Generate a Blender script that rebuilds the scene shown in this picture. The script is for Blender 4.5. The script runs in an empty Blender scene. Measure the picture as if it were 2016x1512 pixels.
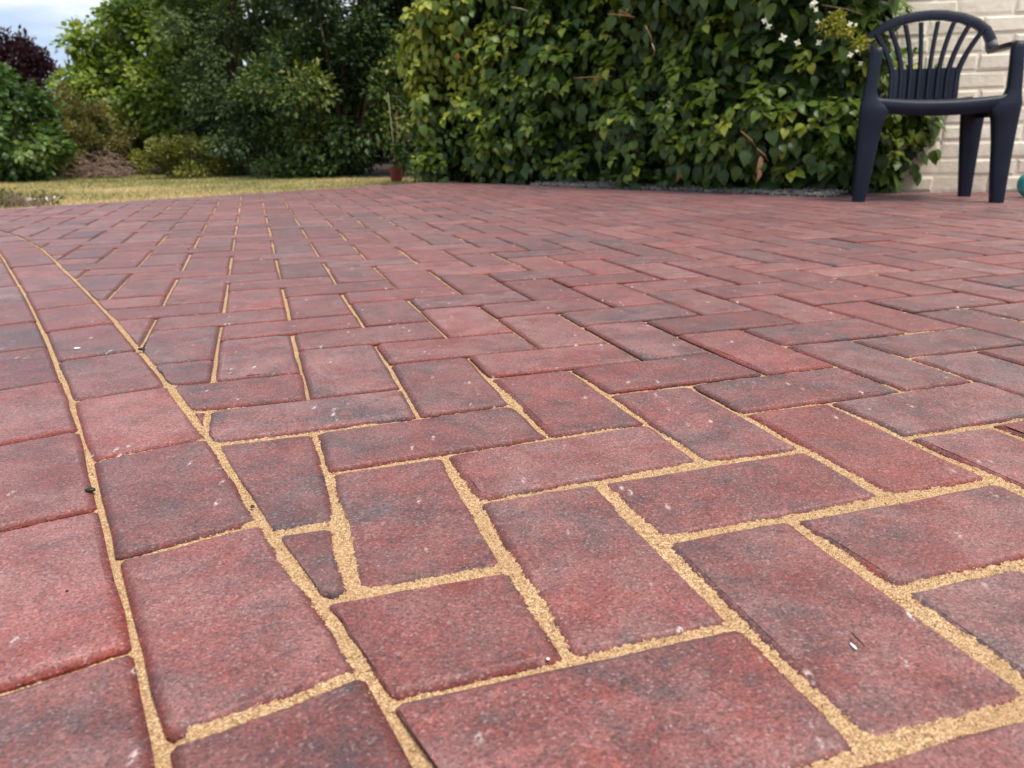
import bpy, math, random
import numpy as np
from mathutils import Matrix, Vector

random.seed(7)
RNG = np.random.default_rng(11)
scene = bpy.context.scene
COL = scene.collection
rad = math.radians

# ------------------------------------------------------------------ camera
CAM_H = 0.2624
PITCH, ROLL = 0.304207, 0.0151508          # measured from the paving lattice
cp, sp, cr, sr = math.cos(PITCH), math.sin(PITCH), math.cos(ROLL), math.sin(ROLL)
fwd = Vector((0, cp, -sp)); up0 = Vector((0, sp, cp)); rt0 = Vector((1, 0, 0))
up = up0 * cr + rt0 * sr
rt = rt0 * cr - up0 * sr
cam_data = bpy.data.cameras.new('camera')
cam = bpy.data.objects.new('camera', cam_data)
COL.objects.link(cam)
cam.matrix_world = Matrix(((rt.x, up.x, -fwd.x, 0), (rt.y, up.y, -fwd.y, 0),
                           (rt.z, up.z, -fwd.z, CAM_H), (0, 0, 0, 1)))
F_PX = 1525.4                              # focal length in pixels of a 2016 px wide frame
cam_data.sensor_width = 36.0
cam_data.lens = F_PX / 2016 * 36.0
cam_data.clip_start = 0.02
cam_data.clip_end = 2000
cam_data.dof.use_dof = True
cam_data.dof.focus_distance = 0.70
cam_data.dof.aperture_fstop = 11.5
scene.camera = cam

# ------------------------------------------------------------------ sky and sun
SUN_EL, SUN_AZ = rad(62), rad(134)          # azimuth from +y (ahead) towards +x (right)
world = bpy.data.worlds.new('World')
scene.world = world
world.use_nodes = True
wn, wl = world.node_tree.nodes, world.node_tree.links
wn.clear()
wout = wn.new('ShaderNodeOutputWorld')
bg = wn.new('ShaderNodeBackground'); bg.inputs['Strength'].default_value = 0.074
sky = wn.new('ShaderNodeTexSky'); sky.sky_type = 'NISHITA'
sky.sun_disc = False; sky.sun_elevation = SUN_EL; sky.sun_rotation = SUN_AZ
sky.air_density = 1.0; sky.dust_density = 1.0
tc = wn.new('ShaderNodeTexCoord')
cmap = wn.new('ShaderNodeMapping'); cmap.inputs['Scale'].default_value = (1.6, 1.6, 7.0)
cn = wn.new('ShaderNodeTexNoise'); cn.inputs['Scale'].default_value = 1.7
cn.inputs['Detail'].default_value = 6; cn.inputs['Roughness'].default_value = 0.55
crp = wn.new('ShaderNodeValToRGB')
crp.color_ramp.elements[0].position = 0.30; crp.color_ramp.elements[0].color = (0.62, 0.62, 0.62, 1)
crp.color_ramp.elements[1].position = 0.62; crp.color_ramp.elements[1].color = (1, 1, 1, 1)
ccol = wn.new('ShaderNodeMix'); ccol.data_type = 'RGBA'
ccol.inputs['A'].default_value = (5.4, 6.7, 8.8, 1); ccol.inputs['B'].default_value = (10.6, 10.8, 11.0, 1)
cn2 = wn.new('ShaderNodeTexNoise'); cn2.inputs['Scale'].default_value = 2.6; cn2.inputs['Detail'].default_value = 5
cmix = wn.new('ShaderNodeMix'); cmix.data_type = 'RGBA'
wl.new(tc.outputs['Generated'], cmap.inputs['Vector'])
wl.new(cmap.outputs['Vector'], cn.inputs['Vector']); wl.new(cmap.outputs['Vector'], cn2.inputs['Vector'])
crp2 = wn.new('ShaderNodeValToRGB'); crp2.color_ramp.elements[0].position = 0.40; crp2.color_ramp.elements[1].position = 0.60
wl.new(cn2.outputs['Fac'], crp2.inputs['Fac'])
wl.new(cn.outputs['Fac'], crp.inputs['Fac']); wl.new(crp2.outputs['Color'], ccol.inputs['Factor'])
wl.new(crp.outputs['Color'], cmix.inputs['Factor'])
wl.new(sky.outputs['Color'], cmix.inputs['A']); wl.new(ccol.outputs['Result'], cmix.inputs['B'])
wl.new(cmix.outputs['Result'], bg.inputs['Color']); wl.new(bg.outputs['Background'], wout.inputs['Surface'])

sun_d = bpy.data.lights.new('sun', 'SUN')
sun_d.energy = 3.4; sun_d.angle = rad(22); sun_d.color = (1.0, 0.94, 0.84)
sun = bpy.data.objects.new('sun', sun_d); COL.objects.link(sun)
sdir = Vector((math.sin(SUN_AZ) * math.cos(SUN_EL), math.cos(SUN_AZ) * math.cos(SUN_EL), math.sin(SUN_EL)))
sun.rotation_euler = sdir.to_track_quat('Z', 'Y').to_euler()
sun.location = (2, 2, 6)

scene.view_settings.view_transform = 'Standard'
scene.view_settings.look = 'None'
scene.view_settings.gamma = 1.0
scene.view_settings.use_curve_mapping = False
scene.view_settings.exposure = 0.66

# ------------------------------------------------------------------ helpers
U = 0.102
YAW = 0.30882
OX, OY = -1.31476573, -3.14443923
CY, SY = math.cos(YAW), math.sin(YAW)

def project(P):
    """world points -> pixel position in the 2016x1512 photograph"""
    P = np.atleast_2d(P) - np.array([0, 0, CAM_H])
    x, y, d = P @ np.array(rt), P @ np.array(up), P @ np.array(fwd)
    d = np.where(d < 0.05, np.nan, d)
    return np.stack([1008 + F_PX * x / d, 756 - F_PX * y / d], 1)

def ground(u, v, z=0.0):
    """pixel of the photograph -> point on the plane at height z"""
    D = np.array(fwd) * F_PX + np.array(rt) * (u - 1008) - np.array(up) * (v - 756)
    t = (z - CAM_H) / D[2]
    return np.array([D[0] * t, D[1] * t, z])

def tag(o, label=None, cat=None, group=None, kind=None):
    if label: o['label'] = label
    if cat: o['category'] = cat
    if group: o['group'] = group
    if kind: o['kind'] = kind
    return o

def empty(name, loc, rz=0.0):
    o = bpy.data.objects.new(name, None); COL.objects.link(o)
    o.empty_display_size = 0.1
    o.location = loc; o.rotation_euler = (0, 0, rz)
    return o

def link(name, mesh, parent=None):
    o = bpy.data.objects.new(name, mesh); COL.objects.link(o)
    if parent is not None: o.parent = parent
    return o

def mesh_np(name, V, faces, mat, smooth=False, attrs=None):
    """faces: list of (n,k) int arrays, one per polygon size"""
    me = bpy.data.meshes.new(name)
    V = np.asarray(V, np.float32)
    if not isinstance(faces, (list, tuple)): faces = [faces]
    faces = [np.asarray(f, np.int32) for f in faces if len(f)]
    me.vertices.add(len(V)); me.vertices.foreach_set('co', V.ravel())
    nl = sum(f.size for f in faces); npoly = sum(len(f) for f in faces)
    me.loops.add(nl); me.polygons.add(npoly)
    me.loops.foreach_set('vertex_index', np.concatenate([f.ravel() for f in faces]))
    tot = np.concatenate([np.full(len(f), f.shape[1], np.int32) for f in faces])
    start = np.concatenate([[0], np.cumsum(tot)[:-1]]).astype(np.int32)
    me.polygons.foreach_set('loop_start', start); me.polygons.foreach_set('loop_total', tot)
    me.polygons.foreach_set('use_smooth', np.full(npoly, smooth, bool))
    me.update(calc_edges=True)
    if attrs:
        for k, a in attrs.items():
            a = np.asarray(a, np.float32)
            if a.ndim == 1:
                at = me.attributes.new(k, 'FLOAT', 'POINT'); at.data.foreach_set('value', a)
            else:
                at = me.attributes.new(k, 'FLOAT_VECTOR', 'POINT'); at.data.foreach_set('vector', a.ravel())
    if mat: me.materials.append(mat)
    me.validate()
    return me

class MB:
    """collects polygons into one mesh"""
    def __init__(self): self.v, self.f = [], []
    def add(self, vs, fs):
        b = len(self.v); self.v += [tuple(map(float, p)) for p in vs]; self.f += [tuple(i + b for i in f) for f in fs]
    def tube(self, pts, radii, n=6, caps=True):
        pts = [Vector(p) for p in pts]
        if not hasattr(radii, '__len__'): radii = [radii] * len(pts)
        rings = []; prev = None
        for i, p in enumerate(pts):
            t = (pts[min(i + 1, len(pts) - 1)] - pts[max(i - 1, 0)]).normalized()
            if prev is None:
                a = Vector((0, 0, 1)) if abs(t.z) < 0.9 else Vector((1, 0, 0))
                x = t.cross(a).normalized()
            else:
                x = (prev - t * prev.dot(t)).normalized()
            prev = x; y = t.cross(x)
            rings.append([p + (x * math.cos(2 * math.pi * k / n) + y * math.sin(2 * math.pi * k / n)) * radii[i] for k in range(n)])
        self.loft(rings, caps)
    def loft(self, rings, caps=True):
        n = len(rings[0]); vs = [q for r in rings for q in r]; fs = []
        for i in range(len(rings) - 1):
            for k in range(n):
                a, b = i * n + k, i * n + (k + 1) % n
                fs.append((a, b, b + n, a + n))
        if caps:
            fs.append(tuple(range(n - 1, -1, -1))); fs.append(tuple((len(rings) - 1) * n + k for k in range(n)))
        self.add(vs, fs)
    def mesh(self, name, mat, smooth=True):
        me = bpy.data.meshes.new(name); me.from_pydata(self.v, [], self.f); me.update()
        if mat: me.materials.append(mat)
        me.polygons.foreach_set('use_smooth', [smooth] * len(me.polygons))
        return me
    def obj(self, name, mat, parent=None, smooth=True, auto=None):
        me = self.mesh(name, mat, smooth)
        if auto is not None: me.set_sharp_from_angle(angle=rad(auto))
        return link(name, me, parent)

_perm = {}
def vnoise(x, y, seed=0):
    if seed not in _perm: _perm[seed] = np.random.default_rng(1000 + seed).random((256, 256))
    T = _perm[seed]
    xi, yi = np.floor(x).astype(int), np.floor(y).astype(int)
    fx, fy = x - xi, y - yi
    fx, fy = fx * fx * (3 - 2 * fx), fy * fy * (3 - 2 * fy)
    g = lambda a, b: T[a & 255, b & 255]
    return (g(xi, yi) * (1 - fx) + g(xi + 1, yi) * fx) * (1 - fy) + (g(xi, yi + 1) * (1 - fx) + g(xi + 1, yi + 1) * fx) * fy

# ------------------------------------------------------------------ materials
class NT:
    def __init__(self, name, rough=0.6, spec=0.5):
        self.m = bpy.data.materials.new(name); self.m.use_nodes = True
        self.n, self.l = self.m.node_tree.nodes, self.m.node_tree.links
        self.b = self.n['Principled BSDF']
        self.b.inputs['Roughness'].default_value = rough
        self.b.inputs['Specular IOR Level'].default_value = spec
    def new(self, t, **kw):
        n = self.n.new('ShaderNode' + t)
        for k, v in kw.items():
            if k in n.inputs: n.inputs[k].default_value = v
            else: setattr(n, k, v)
        return n
    def put(self, sock, val):
        if hasattr(val, 'is_output') or isinstance(val, bpy.types.NodeSocket): self.l.new(val, sock)
        else: sock.default_value = val
    def noise(self, vec, scale, detail=3, rough=0.55, dist=0.0):
        n = self.new('TexNoise', Scale=scale, Detail=detail, Roughness=rough, Distortion=dist)
        self.l.new(vec, n.inputs['Vector']); return n.outputs['Fac']
    def voro(self, vec, scale, feature='F1', out='Distance'):
        n = self.new('TexVoronoi', Scale=scale); n.feature = feature
        self.l.new(vec, n.inputs['Vector']); return n.outputs[out]
    def ramp(self, fac, stops):
        n = self.new('ValToRGB'); e = n.color_ramp.elements
        while len(e) < len(stops): e.new(0.5)
        for el, (p, c) in zip(e, stops):
            el.position = p
            el.color = (c, c, c, 1) if not hasattr(c, '__len__') else (*c, 1)
        self.l.new(fac, n.inputs['Fac']); return n.outputs['Color']
    def mix(self, fac, a, b, mode='MIX'):
        n = self.new('Mix', data_type='RGBA', blend_type=mode)
        for s, v in (('Factor', fac), ('A', a), ('B', b)):
            if isinstance(v, tuple) and len(v) == 3: v = (*v, 1)
            self.put(n.inputs[s], v)
        return n.outputs['Result']
    def math(self, op, a, b=0.0, clamp=False):
        n = self.new('Math', operation=op, use_clamp=clamp)
        self.put(n.inputs[0], a); self.put(n.inputs[1], b); return n.outputs[0]
    def vmath(self, op, a, b):
        n = self.new('VectorMath', operation=op)
        self.put(n.inputs[0], a); self.put(n.inputs[1], b); return n.outputs[0]
    def pos(self): return self.new('NewGeometry').outputs['Position']
    def obj(self): return self.new('TexCoord').outputs['Object']
    def attr(self, name, out='Fac'):
        n = self.new('Attribute'); n.attribute_name = name; return n.outputs[out]
    def sep(self, v):
        n = self.new('SeparateXYZ'); self.l.new(v, n.inputs[0]); return n.outputs
    def mapping(self, vec, scale, rot=(0, 0, 0)):
        n = self.new('Mapping'); n.inputs['Scale'].default_value = scale; n.inputs['Rotation'].default_value = rot
        self.l.new(vec, n.inputs['Vector']); return n.outputs[0]
    def color(self, c): self.put(self.b.inputs['Base Color'], c if not (isinstance(c, tuple) and len(c) == 3) else (*c, 1))
    def rough(self, r): self.put(self.b.inputs['Roughness'], r)
    def bump(self, h, strength, dist):
        n = self.new('Bump', Strength=strength, Distance=dist)
        self.l.new(h, n.inputs['Height']); self.l.new(n.outputs[0], self.b.inputs['Normal'])

def mat_paver():
    t = NT('paver_concrete', 0.62, 0.55)
    p = t.pos()
    tone = t.attr('tone', 'Vector')
    s = t.sep(tone)                                   # x: red..charcoal bias, y: brightness, z: dust
    off = t.vmath('SCALE', tone, (0, 0, 0)); off.node.inputs['Scale'].default_value = 7.3
    q = t.vmath('ADD', p, off)
    big = t.noise(q, 10, 3, 0.55, 0.4)
    mid = t.noise(q, 38, 4, 0.66, 0.3)
    fine = t.noise(p, 170, 3, 0.65)
    f = t.math('ADD', t.math('MULTIPLY', big, 0.46), t.math('MULTIPLY', mid, 0.58))
    f = t.math('ADD', f, t.math('MULTIPLY', fine, 0.24))
    f = t.math('ADD', f, t.math('MULTIPLY', t.math('SUBTRACT', s[0], 0.45), 0.14))
    base = t.ramp(f, [(0.49, (0.190, 0.033, 0.024)), (0.61, (0.146, 0.031, 0.026)), (0.71, (0.100, 0.031, 0.030)),
                      (0.79, (0.058, 0.031, 0.034)), (0.89, (0.028, 0.028, 0.033))])
    # dust and bloom on the worn top, thinner on the bevels
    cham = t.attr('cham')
    d1 = t.noise(q, 18, 5, 0.65, 0.5)
    dust = t.ramp(d1, [(0.36, 0.07), (0.74, 0.48)])
    dust = t.math('MULTIPLY', dust, t.math('ADD', 0.5, t.math('MULTIPLY', s[2], 0.8)))
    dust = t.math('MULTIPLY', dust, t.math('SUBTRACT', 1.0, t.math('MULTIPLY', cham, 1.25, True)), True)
    base = t.mix(dust, base, (0.36, 0.195, 0.182))
    # aggregate grain
    g1 = t.noise(p, 560, 2, 0.6)
    g2 = t.noise(p, 1300, 2, 0.6)
    gr = t.math('ADD', t.math('MULTIPLY', g1, 0.6), t.math('MULTIPLY', g2, 0.4))
    base = t.mix(1.0, base, t.ramp(gr, [(0.33, 0.40), (0.47, 0.86), (0.56, 1.08), (0.70, 1.6)]), 'MULTIPLY')
    ag = t.new('TexVoronoi', Scale=640); t.l.new(p, ag.inputs['Vector'])
    base = t.mix(1.0, base, t.ramp(t.sep(ag.outputs['Color'])[0], [(0.0, 0.55), (0.25, 0.86), (0.70, 1.04), (0.90, 1.15), (1.0, 1.35)]), 'MULTIPLY')
    base = t.mix(t.ramp(t.sep(ag.outputs['Color'])[1], [(0.88, 0.0), (1.0, 0.36)]), base, (0.36, 0.265, 0.265))
    val = t.math('ADD', 0.85, t.math('MULTIPLY', s[1], 0.30))
    vc = t.new('CombineColor')
    for i in range(3): t.l.new(val, vc.inputs[i])
    base = t.mix(1.0, base, vc.outputs[0], 'MULTIPLY')
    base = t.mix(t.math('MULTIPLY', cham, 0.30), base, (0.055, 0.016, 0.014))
    # pale scuffs: short streaks and chips
    sc = t.mapping(q, (1.0, 0.34, 1.0), (0, 0, 0.9))
    v1 = t.voro(sc, 74)
    lump = t.noise(q, 23, 2, 0.5)
    chip = t.math('MULTIPLY', t.ramp(v1, [(0.06, 1.0), (0.19, 0.0)]), t.ramp(lump, [(0.51, 0.0), (0.60, 1.0)]))
    chip = t.math('MULTIPLY', chip, t.ramp(t.noise(p, 300, 3, 0.7), [(0.44, 0.0), (0.54, 1.0)]))
    v2 = t.voro(q, 150)
    peck = t.math('MULTIPLY', t.ramp(v2, [(0.05, 1.0), (0.13, 0.0)]), t.ramp(t.noise(q, 60, 1, 0.5), [(0.54, 0.0), (0.64, 0.5)]))
    base = t.mix(t.math('MULTIPLY', t.math('MAXIMUM', chip, peck), 0.9), base, (0.60, 0.50, 0.49))
    # blown sand grains lying on the face
    v3 = t.voro(p, 210)
    sg = t.math('MULTIPLY', t.ramp(v3, [(0.06, 1.0), (0.12, 0.0)]), t.ramp(t.noise(p, 12, 2, 0.5), [(0.52, 0.0), (0.68, 0.9)]))
    base = t.mix(sg, base, (0.52, 0.36, 0.19))
    t.color(base)
    t.rough(t.math('ADD', t.ramp(gr, [(0.3, 0.56), (0.7, 0.42)]), t.math('MULTIPLY', cham, 0.30), True))
    t.put(t.b.inputs['Specular IOR Level'], t.math('SUBTRACT', 0.60, t.math('MULTIPLY', cham, 0.46)))
    t.b.inputs['Sheen Weight'].default_value = 0.20
    t.b.inputs['Sheen Roughness'].default_value = 0.30
    t.b.inputs['Sheen Tint'].default_value = (1.0, 0.88, 0.90, 1)
    h = t.math('ADD', t.math('MULTIPLY', g1, 0.7), t.math('MULTIPLY', g2, 0.3))
    h = t.math('ADD', h, t.math('MULTIPLY', t.noise(p, 160, 3, 0.6), 0.7))
    t.bump(h, 0.75, 0.0014)
    return t.m

def mat_sand():
    t = NT('jointing_sand', 0.85, 0.25)
    p = t.pos()
    n = t.new('TexVoronoi', Scale=950); n.feature = 'F1'; t.l.new(p, n.inputs['Vector'])
    cs = t.sep(n.outputs['Color'])
    c = t.ramp(cs[0], [(0.02, (0.22, 0.125, 0.060)), (0.12, (0.32, 0.175, 0.085)), (0.5, (0.54, 0.335, 0.178)), (0.95, (0.74, 0.53, 0.33))])
    c = t.mix(t.ramp(n.outputs['Distance'], [(0.35, 0.0), (0.75, 0.65)]), c, (0.20, 0.12, 0.05))
    c = t.mix(t.ramp(t.noise(p, 14, 3), [(0.38, 0.0), (0.68, 0.55)]), c, (0.36, 0.225, 0.115))
    t.color(c)
    t.bump(t.math('MULTIPLY', n.outputs['Distance'], -1.0), 0.9, 0.0009)
    return t.m

def mat_plain(name, stops, scale, rough=0.8, bump=0.0, bdist=0.002, spec=0.3, detail=4):
    t = NT(name, rough, spec)
    p = t.pos(); f = t.noise(p, scale, detail, 0.6)
    t.color(t.ramp(f, stops))
    if bump: t.bump(t.noise(p, scale * 3, 3, 0.6), bump, bdist)
    return t.m

def mat_leaf(name, stops, rough=0.45, trans=0.35, spec=0.4, tint=(1.2, 1.25, 0.5)):
    """leaf blade: colour by a per-leaf number, light passes through"""
    t = NT(name, rough, spec)
    tone = t.attr('tone')
    c = t.ramp(tone, stops)
    vein = t.noise(t.obj(), 60, 2)
    c = t.mix(0.5, c, t.mix(1.0, c, t.ramp(vein, [(0.3, 0.7), (0.7, 1.3)]), 'MULTIPLY'))
    t.color(c)
    tr = t.new('BsdfTranslucent')
    t.l.new(t.mix(1.0, c, tint, 'MULTIPLY'), tr.inputs['Color'])
    mx = t.new('MixShader'); mx.inputs[0].default_value = trans
    t.l.new(t.b.outputs[0], mx.inputs[1]); t.l.new(tr.outputs[0], mx.inputs[2])
    t.l.new(mx.outputs[0], t.n['Material Output'].inputs['Surface'])
    return t.m

M_PAVER = mat_paver()
M_SAND = mat_sand()
M_BED = mat_plain('sand_bed', [(0.3, (0.20, 0.13, 0.07)), (0.7, (0.34, 0.23, 0.12))], 300, 0.9)
M_CONC = mat_plain('pale_concrete', [(0.3, (0.46, 0.38, 0.37)), (0.7, (0.66, 0.58, 0.57))], 40, 0.8, 0.4)
M_SOIL = mat_plain('dark_soil', [(0.3, (0.020, 0.014, 0.009)), (0.7, (0.055, 0.038, 0.024))], 30, 0.95, 0.8, 0.02)
M_BARK = mat_plain('bark', [(0.3, (0.045, 0.030, 0.020)), (0.7, (0.13, 0.09, 0.06))], 60, 0.85, 0.5, 0.004)
M_STEM = mat_plain('russet_stem', [(0.3, (0.10, 0.050, 0.022)), (0.7, (0.26, 0.14, 0.06))], 50, 0.7, 0.3, 0.002)
M_TWIG = mat_plain('dry_twig', [(0.3, (0.11, 0.070, 0.055)), (0.7, (0.30, 0.21, 0.17))], 12, 0.85)
M_CANE = mat_plain('grey_cane', [(0.3, (0.20, 0.18, 0.10)), (0.7, (0.36, 0.33, 0.22))], 25, 0.6)
M_CANE2 = mat_plain('brown_cane', [(0.3, (0.16, 0.075, 0.045)), (0.7, (0.30, 0.16, 0.10))], 25, 0.6)
M_STONE = mat_plain('grey_chippings', [(0.3, (0.075, 0.07, 0.065)), (0.7, (0.25, 0.235, 0.22))], 45, 0.85)
M_POT = mat_plain('red_plastic_pot', [(0.3, (0.095, 0.014, 0.012)), (0.7, (0.15, 0.024, 0.020))], 20, 0.45)
M_BALL = mat_plain('turquoise_gloss', [(0.3, (0.035, 0.30, 0.32)), (0.7, (0.07, 0.40, 0.41))], 9, 0.22, spec=0.5)
M_DARK = mat_plain('dark_debris', [(0.3, (0.010, 0.009, 0.007)), (0.7, (0.035, 0.028, 0.020))], 900, 0.5)
M_WHITE = mat_plain('white_chip', [(0.3, (0.74, 0.73, 0.70)), (0.7, (0.82, 0.81, 0.79))], 300, 0.6)

def mat_lawn():
    t = NT('dry_turf', 0.9, 0.2)
    p = t.pos()
    f = t.noise(p, 0.8, 4, 0.6); g = t.noise(p, 26, 4, 0.7)
    c = t.ramp(f, [(0.38, (0.17, 0.165, 0.055)), (0.50, (0.33, 0.25, 0.105)), (0.64, (0.45, 0.32, 0.145))])
    c = t.mix(1.0, c, t.ramp(g, [(0.3, 0.6), (0.7, 1.3)]), 'MULTIPLY')
    t.color(c); t.bump(g, 0.6, 0.02)
    return t.m
M_LAWN = mat_lawn()

def mat_blade():
    t = NT('grass_blade', 0.6, 0.3)
    t.color(t.ramp(t.attr('tone'), [(0.0, (0.085, 0.125, 0.032)), (0.35, (0.19, 0.19, 0.065)), (0.6, (0.37, 0.285, 0.135)), (1.0, (0.54, 0.42, 0.23))]))
    return t.m
M_BLADE = mat_blade()

def mat_paint():
    t = NT('white_painted_brick', 0.6, 0.35)
    p = t.pos()
    c = t.ramp(t.noise(p, 5, 5, 0.65), [(0.3, (0.68, 0.60, 0.49)), (0.6, (0.80, 0.73, 0.62)), (0.8, (0.84, 0.78, 0.69))])
    c = t.mix(t.ramp(t.noise(p, 70, 4, 0.7), [(0.56, 0.0), (0.74, 0.30)]), c, (0.50, 0.45, 0.35))
    z = t.sep(p)[2]
    splash = t.math('MULTIPLY', t.ramp(z, [(0.0, 0.85), (0.24, 0.0)]), t.noise(p, 22, 4, 0.7))
    c = t.mix(splash, c, (0.34, 0.29, 0.21))
    t.color(c)
    t.bump(t.math('ADD', t.noise(p, 24, 3, 0.55), t.math('MULTIPLY', t.noise(p, 200, 2), 0.15)), 0.6, 0.005)
    return t.m
M_PAINT = mat_paint()

def mat_chair():
    t = NT('navy_plastic', 0.34, 0.28)
    p = t.pos()
    f = t.noise(p, 7, 4, 0.6)
    c = t.ramp(f, [(0.3, (0.0020, 0.0048, 0.0160)), (0.7, (0.0038, 0.0078, 0.0230))])
    dust = t.ramp(t.noise(p, 40, 4, 0.7), [(0.5, 0.0), (0.8, 0.10)])
    t.color(t.mix(dust, c, (0.045, 0.052, 0.066)))
    t.rough(t.ramp(f, [(0.3, 0.38), (0.7, 0.50)]))
    t.bump(t.noise(p, 900, 2), 0.12, 0.0006)
    return t.m
M_CHAIR = mat_chair()

GREEN = [(0.0, (0.012, 0.030, 0.007)), (0.40, (0.036, 0.078, 0.014)), (0.70, (0.095, 0.150, 0.020)), (0.88, (0.17, 0.23, 0.028)), (1.0, (0.30, 0.33, 0.045))]
M_CLIMB = mat_leaf('climber_leaf', GREEN, 0.40, 0.24, 0.32)
M_EVER = mat_leaf('evergreen_leaf', [(0.0, (0.008, 0.020, 0.006)), (0.5, (0.030, 0.064, 0.015)), (0.85, (0.090, 0.140, 0.030)), (1.0, (0.18, 0.20, 0.045))], 0.45, 0.2, 0.3)
M_GREY = mat_leaf('grey_green_leaf', [(0.0, (0.022, 0.040, 0.012)), (0.5, (0.062, 0.102, 0.030)), (1.0, (0.15, 0.19, 0.055))], 0.5, 0.25)
M_LIGHT = mat_leaf('light_green_leaf', [(0.0, (0.060, 0.105, 0.018)), (0.5, (0.165, 0.235, 0.038)), (0.85, (0.26, 0.33, 0.062)), (1.0, (0.34, 0.37, 0.10))], 0.42, 0.48)
M_FRESH = mat_leaf('fresh_green_leaf', [(0.0, (0.030, 0.068, 0.014)), (0.5, (0.070, 0.130, 0.026)), (1.0, (0.16, 0.23, 0.065))], 0.4, 0.32)
M_OLIVE = mat_leaf('olive_leaf', [(0.0, (0.040, 0.060, 0.014)), (0.5, (0.115, 0.120, 0.028)), (0.8, (0.19, 0.155, 0.05)), (1.0, (0.26, 0.22, 0.08))], 0.5, 0.28)
M_YELG = mat_leaf('yellow_green_leaf', [(0.0, (0.050, 0.060, 0.012)), (0.5, (0.110, 0.125, 0.020)), (1.0, (0.22, 0.22, 0.04))], 0.45, 0.3)
M_PURP = mat_leaf('purple_leaf', [(0.0, (0.016, 0.006, 0.010)), (0.5, (0.034, 0.012, 0.018)), (1.0, (0.070, 0.029, 0.034))], 0.4, 0.25, tint=(1.3, 0.6, 0.7))
M_PETAL = mat_leaf('cream_bract', [(0.0, (0.62, 0.60, 0.44)), (1.0, (0.80, 0.79, 0.68))], 0.6, 0.25, tint=(1, 1, 0.9))
M_HEAD = mat_leaf('yellow_flower_head', [(0.0, (0.16, 0.16, 0.02)), (1.0, (0.36, 0.36, 0.05))], 0.6, 0.3)
M_DEAD = mat_leaf('dead_leaf', [(0.0, (0.14, 0.065, 0.030)), (1.0, (0.36, 0.22, 0.13))], 0.6, 0.2)

# ------------------------------------------------------------------ paving lattice
NODES = [(1119,1298,0,0),(1454,1229,1,0),(939,987,0,2),(1171,946,1,2),(1298,1063,1,1),(1562,1021,2,1),(1743,979,3,1),
 (1377,904,2,2),(1584,882,3,2),(1714,1477,1,-1),(1770,1157,2,0),(1272,832,2,3),(874,892,0,3),(1461,810,3,3),(1357,757,3,4),
 (1206,771,2,4),(1082,858,1,3),(1000,797,1,4),(1121,724,2,5),(646,928,-1,3),(619,851,-1,4),(998,1115,0,1),(698,1167,-1,1),
 (827,819,0,4),(609,786,-1,5),(1956,941,4,1),(1788,860,4,2),(1630,788,4,3),(1779,768,5,3),(1923,748,6,3),(1946,835,5,2),
 (966,741,1,5),(922,700,1,6),(584,690,-1,7),(573,657,-1,8),(767,715,0,6),(738,676,0,7),(718,639,0,8),(1268,709,3,5),(1062,685,2,6),(1402,691,4,5)]
def lat_raw(a, b):
    x, y = (np.asarray(a, float) - OX) * U, (np.asarray(b, float) - OY) * U
    return np.stack([CY * x - SY * y, SY * x + CY * y], -1)
_na = np.array([(n[2], n[3]) for n in NODES], float)
_nd = np.array([ground(n[0], n[1])[:2] for n in NODES]) - lat_raw(_na[:, 0], _na[:, 1])
def lat(a, b):
    q = lat_raw(a, b)
    d2 = (np.asarray(a) - _na[:, 0]) ** 2 + (np.asarray(b) - _na[:, 1]) ** 2
    w = np.exp(-d2 / (2 * 0.55 ** 2))
    return q + (w[:, None] * _nd).sum(0) / (w.sum() + 0.15)

def spline(P, step):
    P = np.array(P, float); out = []
    Q = np.vstack([2 * P[0] - P[1], P, 2 * P[-1] - P[-2]])
    for i in range(1, len(Q) - 2):
        n = max(2, int(np.linalg.norm(Q[i + 1] - Q[i]) / 0.01))
        for t in np.linspace(0, 1, n, endpoint=False):
            out.append(0.5 * (2 * Q[i] + (Q[i+1] - Q[i-1]) * t + (2*Q[i-1] - 5*Q[i] + 4*Q[i+1] - Q[i+2]) * t**2 + (3*Q[i] - Q[i-1] - 3*Q[i+1] + Q[i+2]) * t**3))
    out.append(P[-1]); out = np.array(out)
    s = np.concatenate([[0], np.cumsum(np.linalg.norm(np.diff(out, axis=0), axis=1))])
    ss = np.arange(0, s[-1], step)
    return np.stack([np.interp(ss, s, out[:, 0]), np.interp(ss, s, out[:, 1])], 1)

# curved edge between the field and the border courses (line B of the photograph)
EDGE = spline([(0.19, -0.17), (0.07, 0.075), (-0.038, 0.274), (-0.110, 0.399), (-0.178, 0.507), (-0.316, 0.734), (-0.510, 1.031),
               (-0.713, 1.333), (-1.0, 1.745), (-1.361, 2.248), (-1.74, 2.68), (-2.22, 3.06), (-2.80, 3.36), (-3.4, 3.55)], 0.01)
_t = np.gradient(EDGE, axis=0); EDGE_T = _t / np.linalg.norm(_t, axis=1)[:, None]
EDGE_N = np.stack([-EDGE_T[:, 1], EDGE_T[:, 0]], 1)      # points to the left, into the border

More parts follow.
